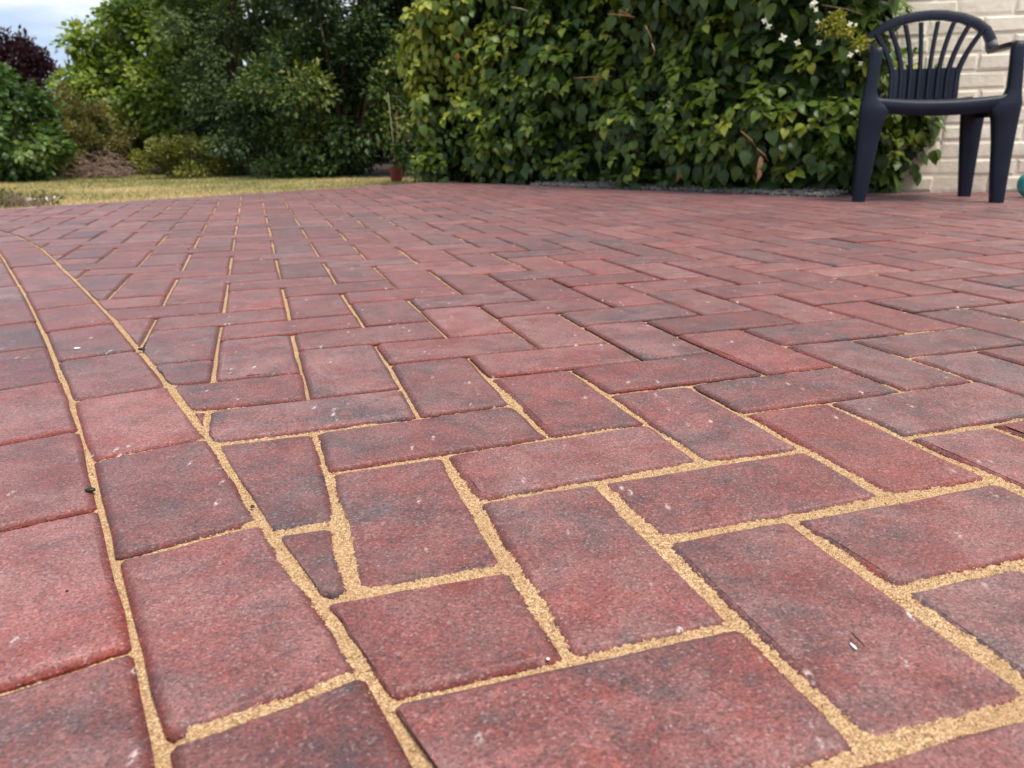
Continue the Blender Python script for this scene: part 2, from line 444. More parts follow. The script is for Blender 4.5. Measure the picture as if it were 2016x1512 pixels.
def clip(poly, p, n):
    """keep the part of the polygon with (q-p).n <= 0"""
    out = []; k = len(poly)
    for i in range(k):
        a, b = poly[i], poly[(i + 1) % k]
        da, db = np.dot(a - p, n), np.dot(b - p, n)
        if da <= 0: out.append(a)
        if (da < 0 < db) or (db < 0 < da): out.append(a + (b - a) * da / (da - db))
    return out
def area(poly):
    q = np.array(poly); x, y = q[:, 0], q[:, 1]
    return 0.5 * np.sum(x * np.roll(y, -1) - np.roll(x, -1) * y)
def inset(poly, d):
    """move every edge of a convex CCW polygon inwards"""
    q = [np.array(p) for p in poly]; r = list(q); k = len(q)
    for i in range(k):
        e = q[(i + 1) % k] - q[i]
        L = np.linalg.norm(e)
        if L < 1e-6: continue
        nrm = np.array([e[1], -e[0]]) / L
        r = clip(r, q[i] - nrm * d, nrm)
        if len(r) < 3: return None
    m = [r[i] for i in range(len(r)) if np.linalg.norm(r[i] - r[i - 1]) > 0.0008]
    return m if len(m) >= 3 else None

# other limits of the paving
FA, FB = np.array([-2.36, 3.55]), np.array([-0.44, 5.56])       # lawn side edge
F_dir = (FB - FA) / np.linalg.norm(FB - FA); F_n = np.array([-F_dir[1], F_dir[0]])
HA, HB = np.array([-0.44, 5.50]), np.array([1.36, 3.66])        # climber side edge
H_dir = (HB - HA) / np.linalg.norm(HB - HA); H_n = np.array([-H_dir[1], H_dir[0]])
WALL_ANG = rad(-16)
WP = np.array([1.87, 3.84]); W_dir = np.array([math.cos(WALL_ANG), math.sin(WALL_ANG)]); W_n = np.array([-W_dir[1], W_dir[0]])
X_MAX, Y_MIN = 3.3, -0.3

PAVERS = []       # (polygon, kind)
GAP = 0.0022
def field_limits(poly):
    c = np.mean(poly, axis=0)
    i = int(np.argmin(((EDGE - c) ** 2).sum(1)))
    if i == len(EDGE) - 1: return None
    poly = clip(poly, EDGE[i] - EDGE_N[i] * 0.001, EDGE_N[i])
    if len(poly) < 3: return None
    poly = clip(poly, FA - F_n * 0.108, F_n)
    if len(poly) < 3: return None
    c = np.mean(poly, axis=0)
    if c[0] < 1.36: poly = clip(poly, HA, H_n)
    if len(poly) >= 3 and c[0] > 0.9: poly = clip(poly, WP - W_n * 0.004, W_n)
    return poly if len(poly) >= 3 else None
for a in range(-60, 62):
    for b in range(-14, 70):
        k = (a + b) % 4
        if k not in (0, 2): continue
        w, h = (1, 2) if k == 0 else (2, 1)
        c0 = lat_raw(a + w / 2, b + h / 2)
        if c0[1] < Y_MIN or c0[1] > 6.2 or c0[0] > X_MAX or c0[0] < -4 or abs(c0[0]) > 0.85 * c0[1] + 0.75: continue
        poly = [lat(a, b), lat(a + w, b), lat(a + w, b + h), lat(a, b + h)]
        poly = inset(poly, GAP + random.uniform(-0.0007, 0.0011))
        if poly is None: continue
        poly = field_limits(poly)
        if poly is None or area(poly) < 0.00012: continue
        PAVERS.append((poly, 'field'))

# border courses follow the curve
def foot(p): return int(np.argmin(((EDGE - np.array(p)) ** 2).sum(1)))
def course(off0, off1, joint_at, length, kind):
    i0 = foot(joint_at); step = length / 0.01
    k0 = -int(i0 / step)
    k = k0
    while True:
        s0, s1 = i0 + k * step, i0 + (k + 1) * step
        if s1 > len(EDGE) - 2: break
        if s0 >= 0:
            def at(s, o):
                i = int(s); f = s - i
                return (EDGE[i] * (1 - f) + EDGE[i + 1] * f) + (EDGE_N[i] * (1 - f) + EDGE_N[i + 1] * f) * o
            poly = [at(s0, off0), at(s0, off1), at(s1, off1), at(s1, off0)]
            if area(poly) < 0: poly = poly[::-1]
            poly = inset(poly, 0.0021 + random.uniform(-0.0004, 0.0006))
            c = np.mean(poly, axis=0)
            if poly and np.dot(c - FA, F_n) < -0.10 and c[1] > Y_MIN:
                PAVERS.append((poly, 'border'))
        k += 1
course(0.0022, 0.1012, (-0.2905, 0.678), 0.2010, 'border')
course(0.1018, 0.2026, (-0.235, 0.588), 0.2035, 'border')
course(0.2032, 0.3040, (-0.29, 0.67), 0.2050, 'border')
# straight course along the lawn side
Lf = np.linalg.norm(FB - FA)
for k in range(-4, int(Lf / 0.203) + 1):
    p0, p1 = FA + F_dir * (k * 0.203), FA + F_dir * ((k + 1) * 0.203)
    if k * 0.203 > Lf - 0.05: break
    poly = [p1 - F_n * 0.104, p1 - F_n * 0.004, p0 - F_n * 0.004, p0 - F_n * 0.104]
    if area(poly) < 0: poly = poly[::-1]
    poly = inset(poly, 0.0015)
    c = np.mean(poly, axis=0); i = foot(c)
    if np.dot(c - EDGE[i], EDGE_N[i]) > 0.25: continue
    PAVERS.append((poly, 'border'))

CH_W, CH_D, SIDE = 0.0058, 0.0030, 0.030
def sawn(a, b):
    """edge cut with the saw along the border curve"""
    mid = (np.array(a) + np.array(b)) / 2
    i = int(np.argmin(((EDGE - mid) ** 2).sum(1)))
    e = (np.array(b) - np.array(a)); L = np.linalg.norm(e)
    return L > 0.004 and -0.008 < np.dot(mid - EDGE[i], EDGE_N[i]) < 0.0005 and abs(np.dot(e / L, EDGE_T[i])) > 0.97
def bevel_inset(poly, d, kind):
    q = [np.array(p) for p in poly]; r = list(q); k = len(q)
    for i in range(k):
        e = q[(i + 1) % k] - q[i]; L = np.linalg.norm(e)
        if L < 1e-6: continue
        nrm = np.array([e[1], -e[0]]) / L
        dd = 0.0009 if kind == 'field' and sawn(q[i], q[(i + 1) % k]) else d
        r = clip(r, q[i] - nrm * dd, nrm)
        if len(r) < 3: return None
    m = [r[i] for i in range(len(r)) if np.linalg.norm(r[i] - r[i - 1]) > 0.0008]
    return m if len(m) >= 3 else None
def paver_geo(poly, fine=False, kind='field'):
    """rings of one block: face, bevel, side; corners rounded"""
    top = bevel_inset(poly, CH_W, kind)
    if top is None or len(top) < 3: top = inset(poly, CH_W * 0.4)
    if top is None or len(top) < 3: return None
    def rounded(pl, r):
        out = []; k = len(pl)
        for i in range(k):
            p, a, b = np.array(pl[i]), np.array(pl[i - 1]), np.array(pl[(i + 1) % k])
            la, lb = np.linalg.norm(a - p), np.linalg.norm(b - p)
            rr = min(r, la * 0.4, lb * 0.4)
            out.append(p + (a - p) / la * rr); out.append(p + (b - p) / lb * rr)
        return np.array(out)
    if len(top) != len(poly):
        c = np.mean(poly, axis=0); top = [p + (c - p) * 0.16 for p in np.array(poly)]
    P, T = rounded(poly, 0.0035), rounded(top, 0.0030)
    if fine:
        def sub(q):
            out = []
            for i in range(len(q)):
                a_, b_ = q[i], q[(i + 1) % len(q)]
                out.append(a_)
                if i % 2 == 1: out += [a_ + (b_ - a_) * f_ for f_ in (0.2, 0.4, 0.6, 0.8)]
            return np.array(out)
        P, T = sub(P), sub(T)
        for _ in range(random.choice((0, 0, 1, 1, 2))):          # a nibbled arris
            i_ = random.randrange(len(T)); T[i_] += (np.mean(T, axis=0) - T[i_]) * random.uniform(0.02, 0.05)
    n = len(P)
    z0 = random.uniform(-0.0008, 0.0007); sx, sy = random.gauss(0, 0.004), random.gauss(0, 0.004)
    c = np.mean(P, axis=0)
    lvl = lambda q: z0 + (q[:, 0] - c[0]) * sx + (q[:, 1] - c[1]) * sy
    V = np.vstack([np.c_[T, lvl(T)], np.c_[P, lvl(P) - CH_D], np.c_[P, np.full(n, -SIDE)]])
    V[:n, :2] += RNG.normal(0, 0.0006 if fine else 0.00025, (n, 2)); V[n:2 * n, :2] += RNG.normal(0, 0.0006 if fine else 0.0004, (n, 2))
    r = np.arange(n); r1 = (r + 1) % n
    tris = [np.c_[np.zeros(n - 2, int), np.arange(1, n - 1), np.arange(2, n)]]
    quads = np.vstack([np.c_[n + r, n + r1, r1, r], np.c_[2 * n + r, 2 * n + r1, n + r1, n + r]])
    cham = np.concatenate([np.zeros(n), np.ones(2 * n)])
    return V, np.vstack(tris), quads, cham

patio = link('patio', None)
def slab():
    pts = np.vstack([EDGE[::8] + EDGE_N[::8] * 0.31])
    far = [FA - F_dir * 0.9, FB, HA, HB, np.array([1.30, 3.92]), WP + W_dir * 1.7, np.array([3.5, -0.3])]
    ring = [p for p in pts if np.dot(p - FA, F_n) < 0] + far[1:]
    V = [(p[0], p[1], -0.0068) for p in ring]
    m = MB(); m.add(V, [tuple(range(len(V)))])
    me = m.mesh('patio', M_BED, False)
    return me
bpy.data.objects.remove(patio)
patio = link('patio', slab()); tag(patio, kind='structure')

TONES = [(620, 1105, 0.95, 0.30, 0.15), (850, 850, 0.72, 0.45, 0.3), (560, 945, 0.80, 0.45, 0.35), (345, 985, 0.78, 0.45, 0.35), (270, 835, 0.05, 0.95, 0.75),
         (470, 1240, 0.15, 0.80, 0.65), (880, 1240, 0.18, 0.40, 0.25), (830, 1035, 0.70, 0.45, 0.5), (1130, 905, 0.42, 0.75, 0.8), (1190, 1110, 0.42, 0.65, 0.7),
         (1520, 975, 0.22, 0.45, 0.3), (1640, 1240, 0.55, 0.55, 0.6), (1250, 1390, 0.66, 0.40, 0.3), (1120, 790, 0.20, 0.5, 0.25), (120, 1180, 0.40, 0.75, 0.7), (150, 1420, 0.60, 0.8, 0.9),
         (1850, 1070, 0.62, 0.55, 0.6), (1620, 880, 0.20, 0.7, 0.5)]
geos = []
for poly, kind in PAVERS:
    g = paver_geo(poly, np.hypot(*np.mean(poly, axis=0)) < 1.05, kind)
    if g is None: continue
    px = project(np.c_[np.array(poly), np.zeros(len(poly))])
    if np.isnan(px).any(): A = 0.0
    else:
        inside = ((px[:, 0] > -20) & (px[:, 0] < 2036) & (px[:, 1] > 0) & (px[:, 1] < 1540)).any()
        A = abs(area(px)) if inside else 0.0
    tone = np.array([random.random() ** 1.15, random.random(), random.random()])
    if random.random() < 0.10: tone[0] = min(1.0, tone[0] + 0.45)
    if not np.isnan(px).any():
        c_ = px.mean(0)
        for (u_, v_, a_, b_, d_) in TONES:
            if math.hypot(c_[0] - u_, (c_[1] - v_) * 2) < 70 and math.hypot(c_[0] - u_, c_[1] - v_) < 55: tone = np.array([a_, b_, d_])
    geos.append((A, g, tone, kind))
geos.sort(key=lambda q: -q[0])
NEAR = [q for q in geos[:300] if q[0] > 0]
REST = geos[len(NEAR):]
for A, (V, T, Q, ch), tone, kind in NEAR:
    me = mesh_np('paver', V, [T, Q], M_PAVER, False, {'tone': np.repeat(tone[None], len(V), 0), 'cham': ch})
    link('paver' if kind == 'field' else 'border_paver', me, patio)
Vs, Ts, Qs, tn, cs, base = [], [], [], [], [], 0
for A, (V, T, Q, ch), tone, kind in REST:
    Vs.append(V); Ts.append(T + base); Qs.append(Q + base); tn.append(np.repeat(tone[None], len(V), 0)); cs.append(ch); base += len(V)
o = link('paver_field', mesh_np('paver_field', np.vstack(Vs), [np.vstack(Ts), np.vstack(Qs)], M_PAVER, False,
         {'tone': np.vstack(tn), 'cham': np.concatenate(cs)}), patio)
tag(o, kind='stuff')

# sand in the joints: a relief sheet that only exists where no block face covers it
def sand_level(X, Y):
    """height of the sand; 0 = flush with the faces, -0.0036 = bottom of the bevel"""
    dist = np.hypot(X, Y)
    side = (X - 0.05 * Y)                                  # right part of the patio is fuller
    fill = 0.64 - 0.92 * np.clip((dist - 0.55) / 0.45, 0, 1) * np.clip(1 - (side - 0.20) / 0.30, 0, 1) \
           - 0.62 * np.clip((dist - 0.85) / 0.4, 0, 1)
    fill = fill + 0.78 * np.clip((dist - 1.15) / 0.6, 0, 1) * np.clip(1 - (X - 0.06 * Y) / 0.40, 0, 1) * np.clip((X + 0.40 * Y + 0.10) / 0.3, 0, 1)
    # along the curved cut edge the sand lies high, left of it almost none
    s = np.full(X.shape, 9.0)
    ex, ey = EDGE[::5], EDGE_N[::5]
    best = np.full(X.shape, 1e9)
    for (p, n) in zip(ex, ey):
        d = (X - p[0]) ** 2 + (Y - p[1]) ** 2
        m = d < best
        best = np.where(m, d, best); s = np.where(m, (X - p[0]) * n[0] + (Y - p[1]) * n[1], s)
    onB = np.exp(-(s / 0.012) ** 2); onA = np.exp(-((s - 0.1022) / 0.010) ** 2); left = np.clip((s - 0.012) / 0.006, 0, 1)
    nz = vnoise(X * 14, Y * 14, 1) - 0.5
    fill = fill * (1 - onB) + onB * (0.42 + 0.6 * (vnoise(X * 9, Y * 9, 13) - 0.5) - 0.20 * np.clip((dist - 0.8) / 0.6, 0, 1) - 0.9 * np.clip((-X - 1.05) / 0.4, 0, 1))
    near_left = np.clip((0.50 - dist) / 0.12, 0, 1) * (s < 0.09)
    fill = fill * (1 - left) + left * (-0.42 + 0.30 * (s < 0.095) + onA * (-0.02 + 1.4 * (vnoise(X * 11, Y * 11, 12) - 0.35)) + 0.75 * near_left)
    fill = fill + 0.75 * nz + 0.30 * (vnoise(X * 55, Y * 55, 2) - 0.5)
    fill = np.clip(fill, -0.25, 0.84)
    z = -0.0041 + 0.0036 * fill
    z = z + 0.0010 * (vnoise(X * 420, Y * 420, 3) - 0.5) + 0.0010 * (vnoise(X * 900, Y * 900, 4) - 0.5)
    return z
def sand_zone(x0, x1, y0, y1, st, cond):
    nx, ny = int((x1 - x0) / st) + 1, int((y1 - y0) / st) + 1
    keep = np.ones((ny, nx), bool)
    gx, gy = x0 + np.arange(nx) * st, y0 + np.arange(ny) * st
    for poly, kind in PAVERS:
        q = inset(poly, CH_W + 0.0012)
        if q is None: continue
        q = np.array(q); lo, hi = q.min(0), q.max(0)
        i0, i1 = np.searchsorted(gx, lo[0]), np.searchsorted(gx, hi[0])
        j0, j1 = np.searchsorted(gy, lo[1]), np.searchsorted(gy, hi[1])
        if i1 <= i0 or j1 <= j0: continue
        X, Y = np.meshgrid(gx[i0:i1], gy[j0:j1])
        ins = np.ones(X.shape, bool)
        for k in range(len(q)):
            e = q[(k + 1) % len(q)] - q[k]
            ins &= (e[0] * (Y - q[k][1]) - e[1] * (X - q[k][0])) >= 0
        keep[j0:j1, i0:i1] &= ~ins
    X, Y = np.meshgrid(gx, gy)
    keep &= cond(X, Y)
    # only over the paved area
    i = np.argwhere(keep)
    f = keep[:-1, :-1] & keep[1:, :-1] & keep[:-1, 1:] & keep[1:, 1:]
    idx = -np.ones(keep.shape, int)
    used = np.zeros(keep.shape, bool)
    used[:-1, :-1] |= f; used[1:, :-1] |= f; used[:-1, 1:] |= f; used[1:, 1:] |= f
    idx[used] = np.arange(used.sum())
    xs, ys = X[used], Y[used]
    jit = RNG.normal(0, st * 0.12, (2, len(xs)))
    zs = np.concatenate([sand_level(xs[k:k + 40000], ys[k:k + 40000]) for k in range(0, len(xs), 40000)]) if len(xs) else xs
    V = np.c_[xs + jit[0], ys + jit[1], zs]
    jj, ii = np.nonzero(f)
    F = np.c_[idx[jj, ii], idx[jj, ii + 1], idx[jj + 1, ii + 1], idx[jj + 1, ii]]
    return V, F
def paved(X, Y):
    ok = ((X - FA[0]) * F_n[0] + (Y - FA[1]) * F_n[1]) < -0.002
    ok &= ~((((X - HA[0]) * H_n[0] + (Y - HA[1]) * H_n[1]) > -0.004) & (X < 1.36))
    ok &= ~((((X - WP[0]) * W_n[0] + (Y - WP[1]) * W_n[1]) > -0.004) & (X > 0.9))
    s = np.full(X.shape, -1.0); best = np.full(X.shape, 1e9)
    for p, n in zip(EDGE[::12], EDGE_N[::12]):
        d = (X - p[0]) ** 2 + (Y - p[1]) ** 2; m = d < best
        best = np.where(m, d, best); s = np.where(m, (X - p[0]) * n[0] + (Y - p[1]) * n[1], s)
    return ok & (s < 0.306)
fr = lambda X, Y, k=0.78, m=0.18: np.abs(X) < k * Y + m
zones = [(-0.75, 0.75, 0.10, 0.80, 0.0012, lambda X, Y: fr(X, Y, 0.80, 0.10)),
         (-1.5, 1.5, 0.80, 1.55, 0.0021, lambda X, Y: fr(X, Y)),
         (-2.6, 2.6, 1.55, 3.0, 0.0036, lambda X, Y: fr(X, Y)),
         (-3.2, 3.3, 3.0, 5.6, 0.0058, lambda X, Y: fr(X, Y))]
sv, sf, base = [], [], 0
for x0, x1, y0, y1, st, cond in zones:
    V, F = sand_zone(x0, x1, y0, y1, st, lambda X, Y, c=cond: c(X, Y) & paved(X, Y))
    sv.append(V); sf.append(F + base); base += len(V)
o = link('jointing_sand', mesh_np('jointing_sand', np.vstack(sv), np.vstack(sf), M_SAND, True), patio)
tag(o, kind='stuff')

# loose grains thrown over the near joints and bevels
def grain_template():
    v = np.array([(1, 0, 0), (-1, 0, 0), (0, 1, 0), (0, -1, 0), (0, 0, 1), (0, 0, -1)], float)
    f = np.array([(0, 2, 4), (2, 1, 4), (1, 3, 4), (3, 0, 4), (2, 0, 5), (1, 2, 5), (3, 1, 5), (0, 3, 5)])
    return v, f
def scatter(name, P, S, mat, parent=None, flat=0.7, jitter=0.25, tone=None):
    v, f = grain_template(); n = len(P)
    ang = RNG.random(n) * 6.283; tilt = RNG.normal(0, 0.5, n)
    W = np.repeat(v[None], n, 0) * (1 + RNG.normal(0, jitter, (n, 6, 1)))
    W[:, :, 2] *= flat
    c, s = np.cos(ang)[:, None], np.sin(ang)[:, None]
    x, y, z = W[:, :, 0], W[:, :, 1], W[:, :, 2]
    ct, st_ = np.cos(tilt)[:, None], np.sin(tilt)[:, None]
    x, z = x * ct - z * st_, x * st_ + z * ct
    W = np.stack([x * c - y * s, x * s + y * c, z], 2) * S[:, None, None] + P[:, None, :]
    F = (f[None] + (np.arange(n) * 6)[:, None, None]).reshape(-1, 3)
    at = None if tone is None else {'tone': np.repeat(tone, 6)}
    return link(name, mesh_np(name, W.reshape(-1, 3), F, mat, False, at), parent)
SV = np.vstack(sv[:2])
pick = SV[RNG.integers(0, len(SV), 26000)]
P = pick + np.c_[RNG.normal(0, 0.0016, (len(pick), 2)), np.full(len(pick), 0.0004)]
P[:, 2] = np.minimum(np.maximum(P[:, 2], pick[:, 2]), 0.0012)
P = P[P[:, 2] > -0.0034]
o = scatter('sand_grains', P, RNG.uniform(0.00035, 0.0008, len(P)), M_SAND, patio)
tag(o, kind='stuff')

# ------------------------------------------------------------------ ground, beds, edging
m = MB(); m.add([(-400, -400, -0.034), (400, -400, -0.034), (400, 400, -0.034), (-400, 400, -0.034)], [(0, 1, 2, 3)])
lawn = tag(m.obj('lawn', M_LAWN, None, False), kind='structure')
bed_front = [ground(u, v, -0.03)[:2] for u, v in ((-500, 372), (-200, 360), (0, 352), (150, 345), (300, 339), (420, 343), (560, 346), (700, 347), (790, 350), (850, 354))]
ring = [(p[0], p[1], -0.029) for p in bed_front] + [(3, 9, -0.029), (6, 40, -0.029), (-40, 40, -0.029), (-16, 9, -0.029)]
m = MB(); m.add(ring, [tuple(range(len(ring)))])
bed = tag(m.obj('flower_bed', M_SOIL, None, False), kind='structure')
m = MB()
for (A_, B_, n_, w_) in ((FA - F_dir * 0.35, FB, F_n, 0.055),):
    L_ = np.linalg.norm(B_ - A_); k_ = 40
    lo = [A_ + (B_ - A_) * t for t in np.linspace(0, 1, k_)]
    vs = []
    for p in lo:
        e = random.uniform(-0.010, 0.012)
        vs += [(p[0], p[1], -0.004), (*(p + n_ * w_ * 0.6), -0.003 + random.uniform(-.002, .002)), (*(p + n_ * (w_ + e)), -0.036)]
    m.add(vs, [(3 * i, 3 * i + 1, 3 * i + 4, 3 * i + 3) for i in range(k_ - 1)] + [(3 * i + 1, 3 * i + 2, 3 * i + 5, 3 * i + 4) for i in range(k_ - 1)])
M_KERB = mat_plain('kerb_concrete', [(0.3, (0.26, 0.19, 0.18)), (0.7, (0.42, 0.33, 0.32))], 30, 0.8, 0.4)
edging = tag(m.obj('kerb_strip', M_KERB, None, False), kind='structure')
# soil strip under the climber
q = [HA, HB, np.array([1.32, 3.88]), np.array([1.9, 4.4]), np.array([0.2, 6.3]), np.array([-0.7, 6.0])]
m = MB(); m.add([(p[0], p[1], -0.012) for p in q], [tuple(range(len(q)))])
soil = tag(m.obj('soil_strip', M_SOIL, None, False), kind='structure')

# grey chippings between paving and climber
n = 3400
u = 0.30 + 0.70 * RNG.random(n) ** 0.8; w = RNG.beta(1.2, 3, n)
P2 = HA + (HB - HA) * u[:, None] * 1.06 + H_n * (w[:, None] * 0.20 - 0.030)
sz = RNG.uniform(0.004, 0.011, n)
P = np.c_[P2, -0.004 + sz * 0.5 + RNG.random(n) * 0.012 + 0.03 * np.clip(w - 0.1, 0, 0.4)]
gravel = tag(scatter('gravel', P, sz, M_STONE), kind='stuff')

# grass blades on the lawn
def blades(n, pts, h, wid, tone):
    ang = RNG.random(n) * 6.283
    d = np.stack([np.cos(ang), np.sin(ang), np.zeros(n)], 1)
    lean = RNG.normal(0, 0.55, (n, 2))
    tip = pts + np.c_[lean * h[:, None], h]
    mid = pts + np.c_[lean * h[:, None] * 0.3, h * 0.55]
    wid = wid[:, None]
    V = np.stack([pts - d * wid, pts + d * wid, mid + d * wid * 0.7, mid - d * wid * 0.7, tip], 1).reshape(-1, 3)
    b = np.arange(n)[:, None] * 5
    return V, b + np.array([[0, 1, 2, 3]]), b + np.array([[3, 2, 4]]), np.repeat(tone, 5)
n = 90000
d_ = 3.3 + 6.2 * RNG.random(n) ** 1.1
x_ = (RNG.random(n) * 1.15 - 0.95) * d_ * 0.80
ok = ((x_ - FA[0]) * F_n[0] + (d_ - FA[1]) * F_n[1]) > 0.03
bx, by = np.array(bed_front)[:, 0], np.array(bed_front)[:, 1]
ok &= d_ < np.interp(x_, bx, by) + 0.06 + 0.08 * vnoise(x_ * 5, d_ * 5, 9)
ok &= x_ < 0.2
x_, d_ = x_[ok], d_[ok]; n = len(x_)
dry = vnoise(x_ * 1.1 + 5, d_ * 1.6, 6) * 0.7 + vnoise(x_ * 4, d_ * 4, 7) * 0.3
greenish = np.clip((d_ - np.interp(x_, bx, by) + 2.6) / 1.8, 0, 1.2) * np.clip((-x_ - 1.6) / 1.2, 0.25, 1)
tone = np.clip(0.49 + 1.0 * (dry - 0.45) - 0.42 * greenish + RNG.normal(0, 0.10, n) - 0.08, 0, 1)
V, Q, T, tn_ = blades(n, np.c_[x_, d_, np.full(n, -0.036)], RNG.uniform(0.010, 0.026, n), RNG.uniform(0.0012, 0.0026, n), tone)
grass = tag(link('grass', mesh_np('grass', V, [T, Q], M_BLADE, False, {'tone': tn_})), kind='stuff')

# ------------------------------------------------------------------ white painted brick wall
wall = empty('brick_wall', (WP[0], WP[1], 0), WALL_ANG)
tag(wall, 'white painted brick wall behind the navy chair', 'wall')
WX0, WX1, WH = -0.62, 1.75, 2.5
m = MB()
def box(m, x0, x1, y0, y1, z0, z1):
    m.add([(x0, y0, z0), (x1, y0, z0), (x1, y1, z0), (x0, y1, z0), (x0, y0, z1), (x1, y0, z1), (x1, y1, z1), (x0, y1, z1)],
          [(0, 1, 5, 4), (1, 2, 6, 5), (2, 3, 7, 6), (3, 0, 4, 7), (4, 5, 6, 7), (3, 2, 1, 0)])
box(m, WX0, WX1, 0.0034, 0.22, -0.05, WH)
m.obj('mortar', M_PAINT, wall, False)
def brick_verts(x0, x1, z0, z1):
    pr = random.uniform(-0.0024, 0.0016); b = 0.009
    j = lambda s=0.0036: random.gauss(0, s)
    V = []
    for (ix, iz) in ((x0, z0), (x1, z0), (x1, z1), (x0, z1)): V.append((ix + j(), 0.0065, iz + j(0.002)))
    for (ix, iz, sx_, sz_) in ((x0, z0, 1, 1), (x1, z0, -1, 1), (x1, z1, -1, -1), (x0, z1, 1, -1)):
        V.append((ix + j(), 0.0024 + pr * 0.5, iz + j(0.002)))
    for (ix, iz, sx_, sz_) in ((x0, z0, 1, 1), (x1, z0, -1, 1), (x1, z1, -1, -1), (x0, z1, 1, -1)):
        V.append((ix + sx_ * b + j(), pr + random.uniform(-0.0012, 0.0012), iz + sz_ * b + j(0.002)))
    Fq = []
    for L in (0, 4):
        for k in range(4): Fq.append((L + k, L + (k + 1) % 4, L + 4 + (k + 1) % 4, L + 4 + k))
    Fq.append((8, 9, 10, 11))
    return V, Fq
ca, sa = math.cos(WALL_ANG), math.sin(WALL_ANG)
bulk = MB(); nb = 0
row = 0; z = 0.004
while z < WH - 0.08:
    x = WX0 + (0 if row % 2 else -0.1125); hz = 0.065 + random.uniform(-0.003, 0.003)
    while x < WX1:
        L = 0.215 + random.uniform(-0.006, 0.006)
        if row % 5 == 3: L = 0.1025 + random.uniform(-0.004, 0.004)
        x0, x1 = max(x, WX0), min(x + L, WX1)
        if x1 - x0 > 0.03:
            V, Fq = brick_verts(x0, x1, z, z + hz)
            wc = (WP[0] + (x0 + x1) / 2 * ca, WP[1] + (x0 + x1) / 2 * sa, z + hz / 2)
            px = project(np.array([wc]))[0]
            if 1690 < px[0] < 2075 and px[1] > -40 and nb < 290:
                mm = MB(); mm.add(V, Fq); mm.obj('brick', M_PAINT, wall, False); nb += 1
            else: bulk.add(V, Fq)
        x += L + 0.010
    z += hz + 0.0105; row += 1
tag(bulk.obj('brickwork', M_PAINT, wall, False), kind='stuff')

# ------------------------------------------------------------------ foliage builders
def leaf_template(kind):
    if kind == 'oval':      # ovate blade with a folded midrib and a drooping tip
        ys = [0.0, 0.14, 0.42, 0.74, 1.0]; ws = [0.03, 0.30, 0.40, 0.23, 0.0]
        V = []
        for y, w in zip(ys[:-1], ws[:-1]):
            dz = -0.30 * y * y
            V += [(-w, y, dz + 0.16 * w), (0, y, dz), (w, y, dz + 0.16 * w)]
        V.append((0, 1.0, -0.33))
        Q = []
        for r in range(3): b = 3 * r; Q += [(b, b + 1, b + 4, b + 3), (b + 1, b + 2, b + 5, b + 4)]
        T = [(9, 10, 12), (10, 11, 12)]
        return np.array(V, float), np.array(T), np.array(Q)
    if kind == 'small':     # folded diamond
        V = [(0, 0, 0), (-0.30, 0.45, 0.07), (0, 1.0, -0.12), (0.30, 0.45, 0.07)]
        return np.array(V, float), np.array([(0, 2, 1), (0, 3, 2)]), np.zeros((0, 4), int)
    if kind == 'broad':     # broad, five cornered
        V = [(0, 0, 0), (-0.42, 0.30, 0.06), (-0.30, 0.72, -0.02), (0, 1.0, -0.2), (0.30, 0.72, -0.02), (0.42, 0.30, 0.06), (0, 0.5, -0.03)]
        T = [(0, 6, 1), (1, 6, 2), (2, 6, 3), (3, 6, 4), (4, 6, 5), (5, 6, 0)]
        return np.array(V, float), np.array(T), np.zeros((0, 4), int)
def frames(tip, nrm):
    y = tip / np.linalg.norm(tip, axis=1)[:, None]
    x = np.cross(y, nrm); x /= (np.linalg.norm(x, axis=1)[:, None] + 1e-9)
    z = np.cross(x, y)
    return np.stack([x, y, z], 2)            # columns
def leaf_mesh(name, pos, tip, nrm, size, tone, kind, mat):
    V, T, Q = leaf_template(kind); n = len(pos)
    R = frames(tip, nrm)
    W = np.einsum('nij,vj->nvi', R, V) * size[:, None, None] + pos[:, None, :]
    off = np.arange(n)[:, None, None] * len(V)
    return mesh_np(name, W.reshape(-1, 3), [(T[None] + off).reshape(-1, 3)] + ([(Q[None] + off).reshape(-1, 4)] if len(Q) else []),
                   mat, kind == 'oval', {'tone': np.repeat(tone, len(V))})

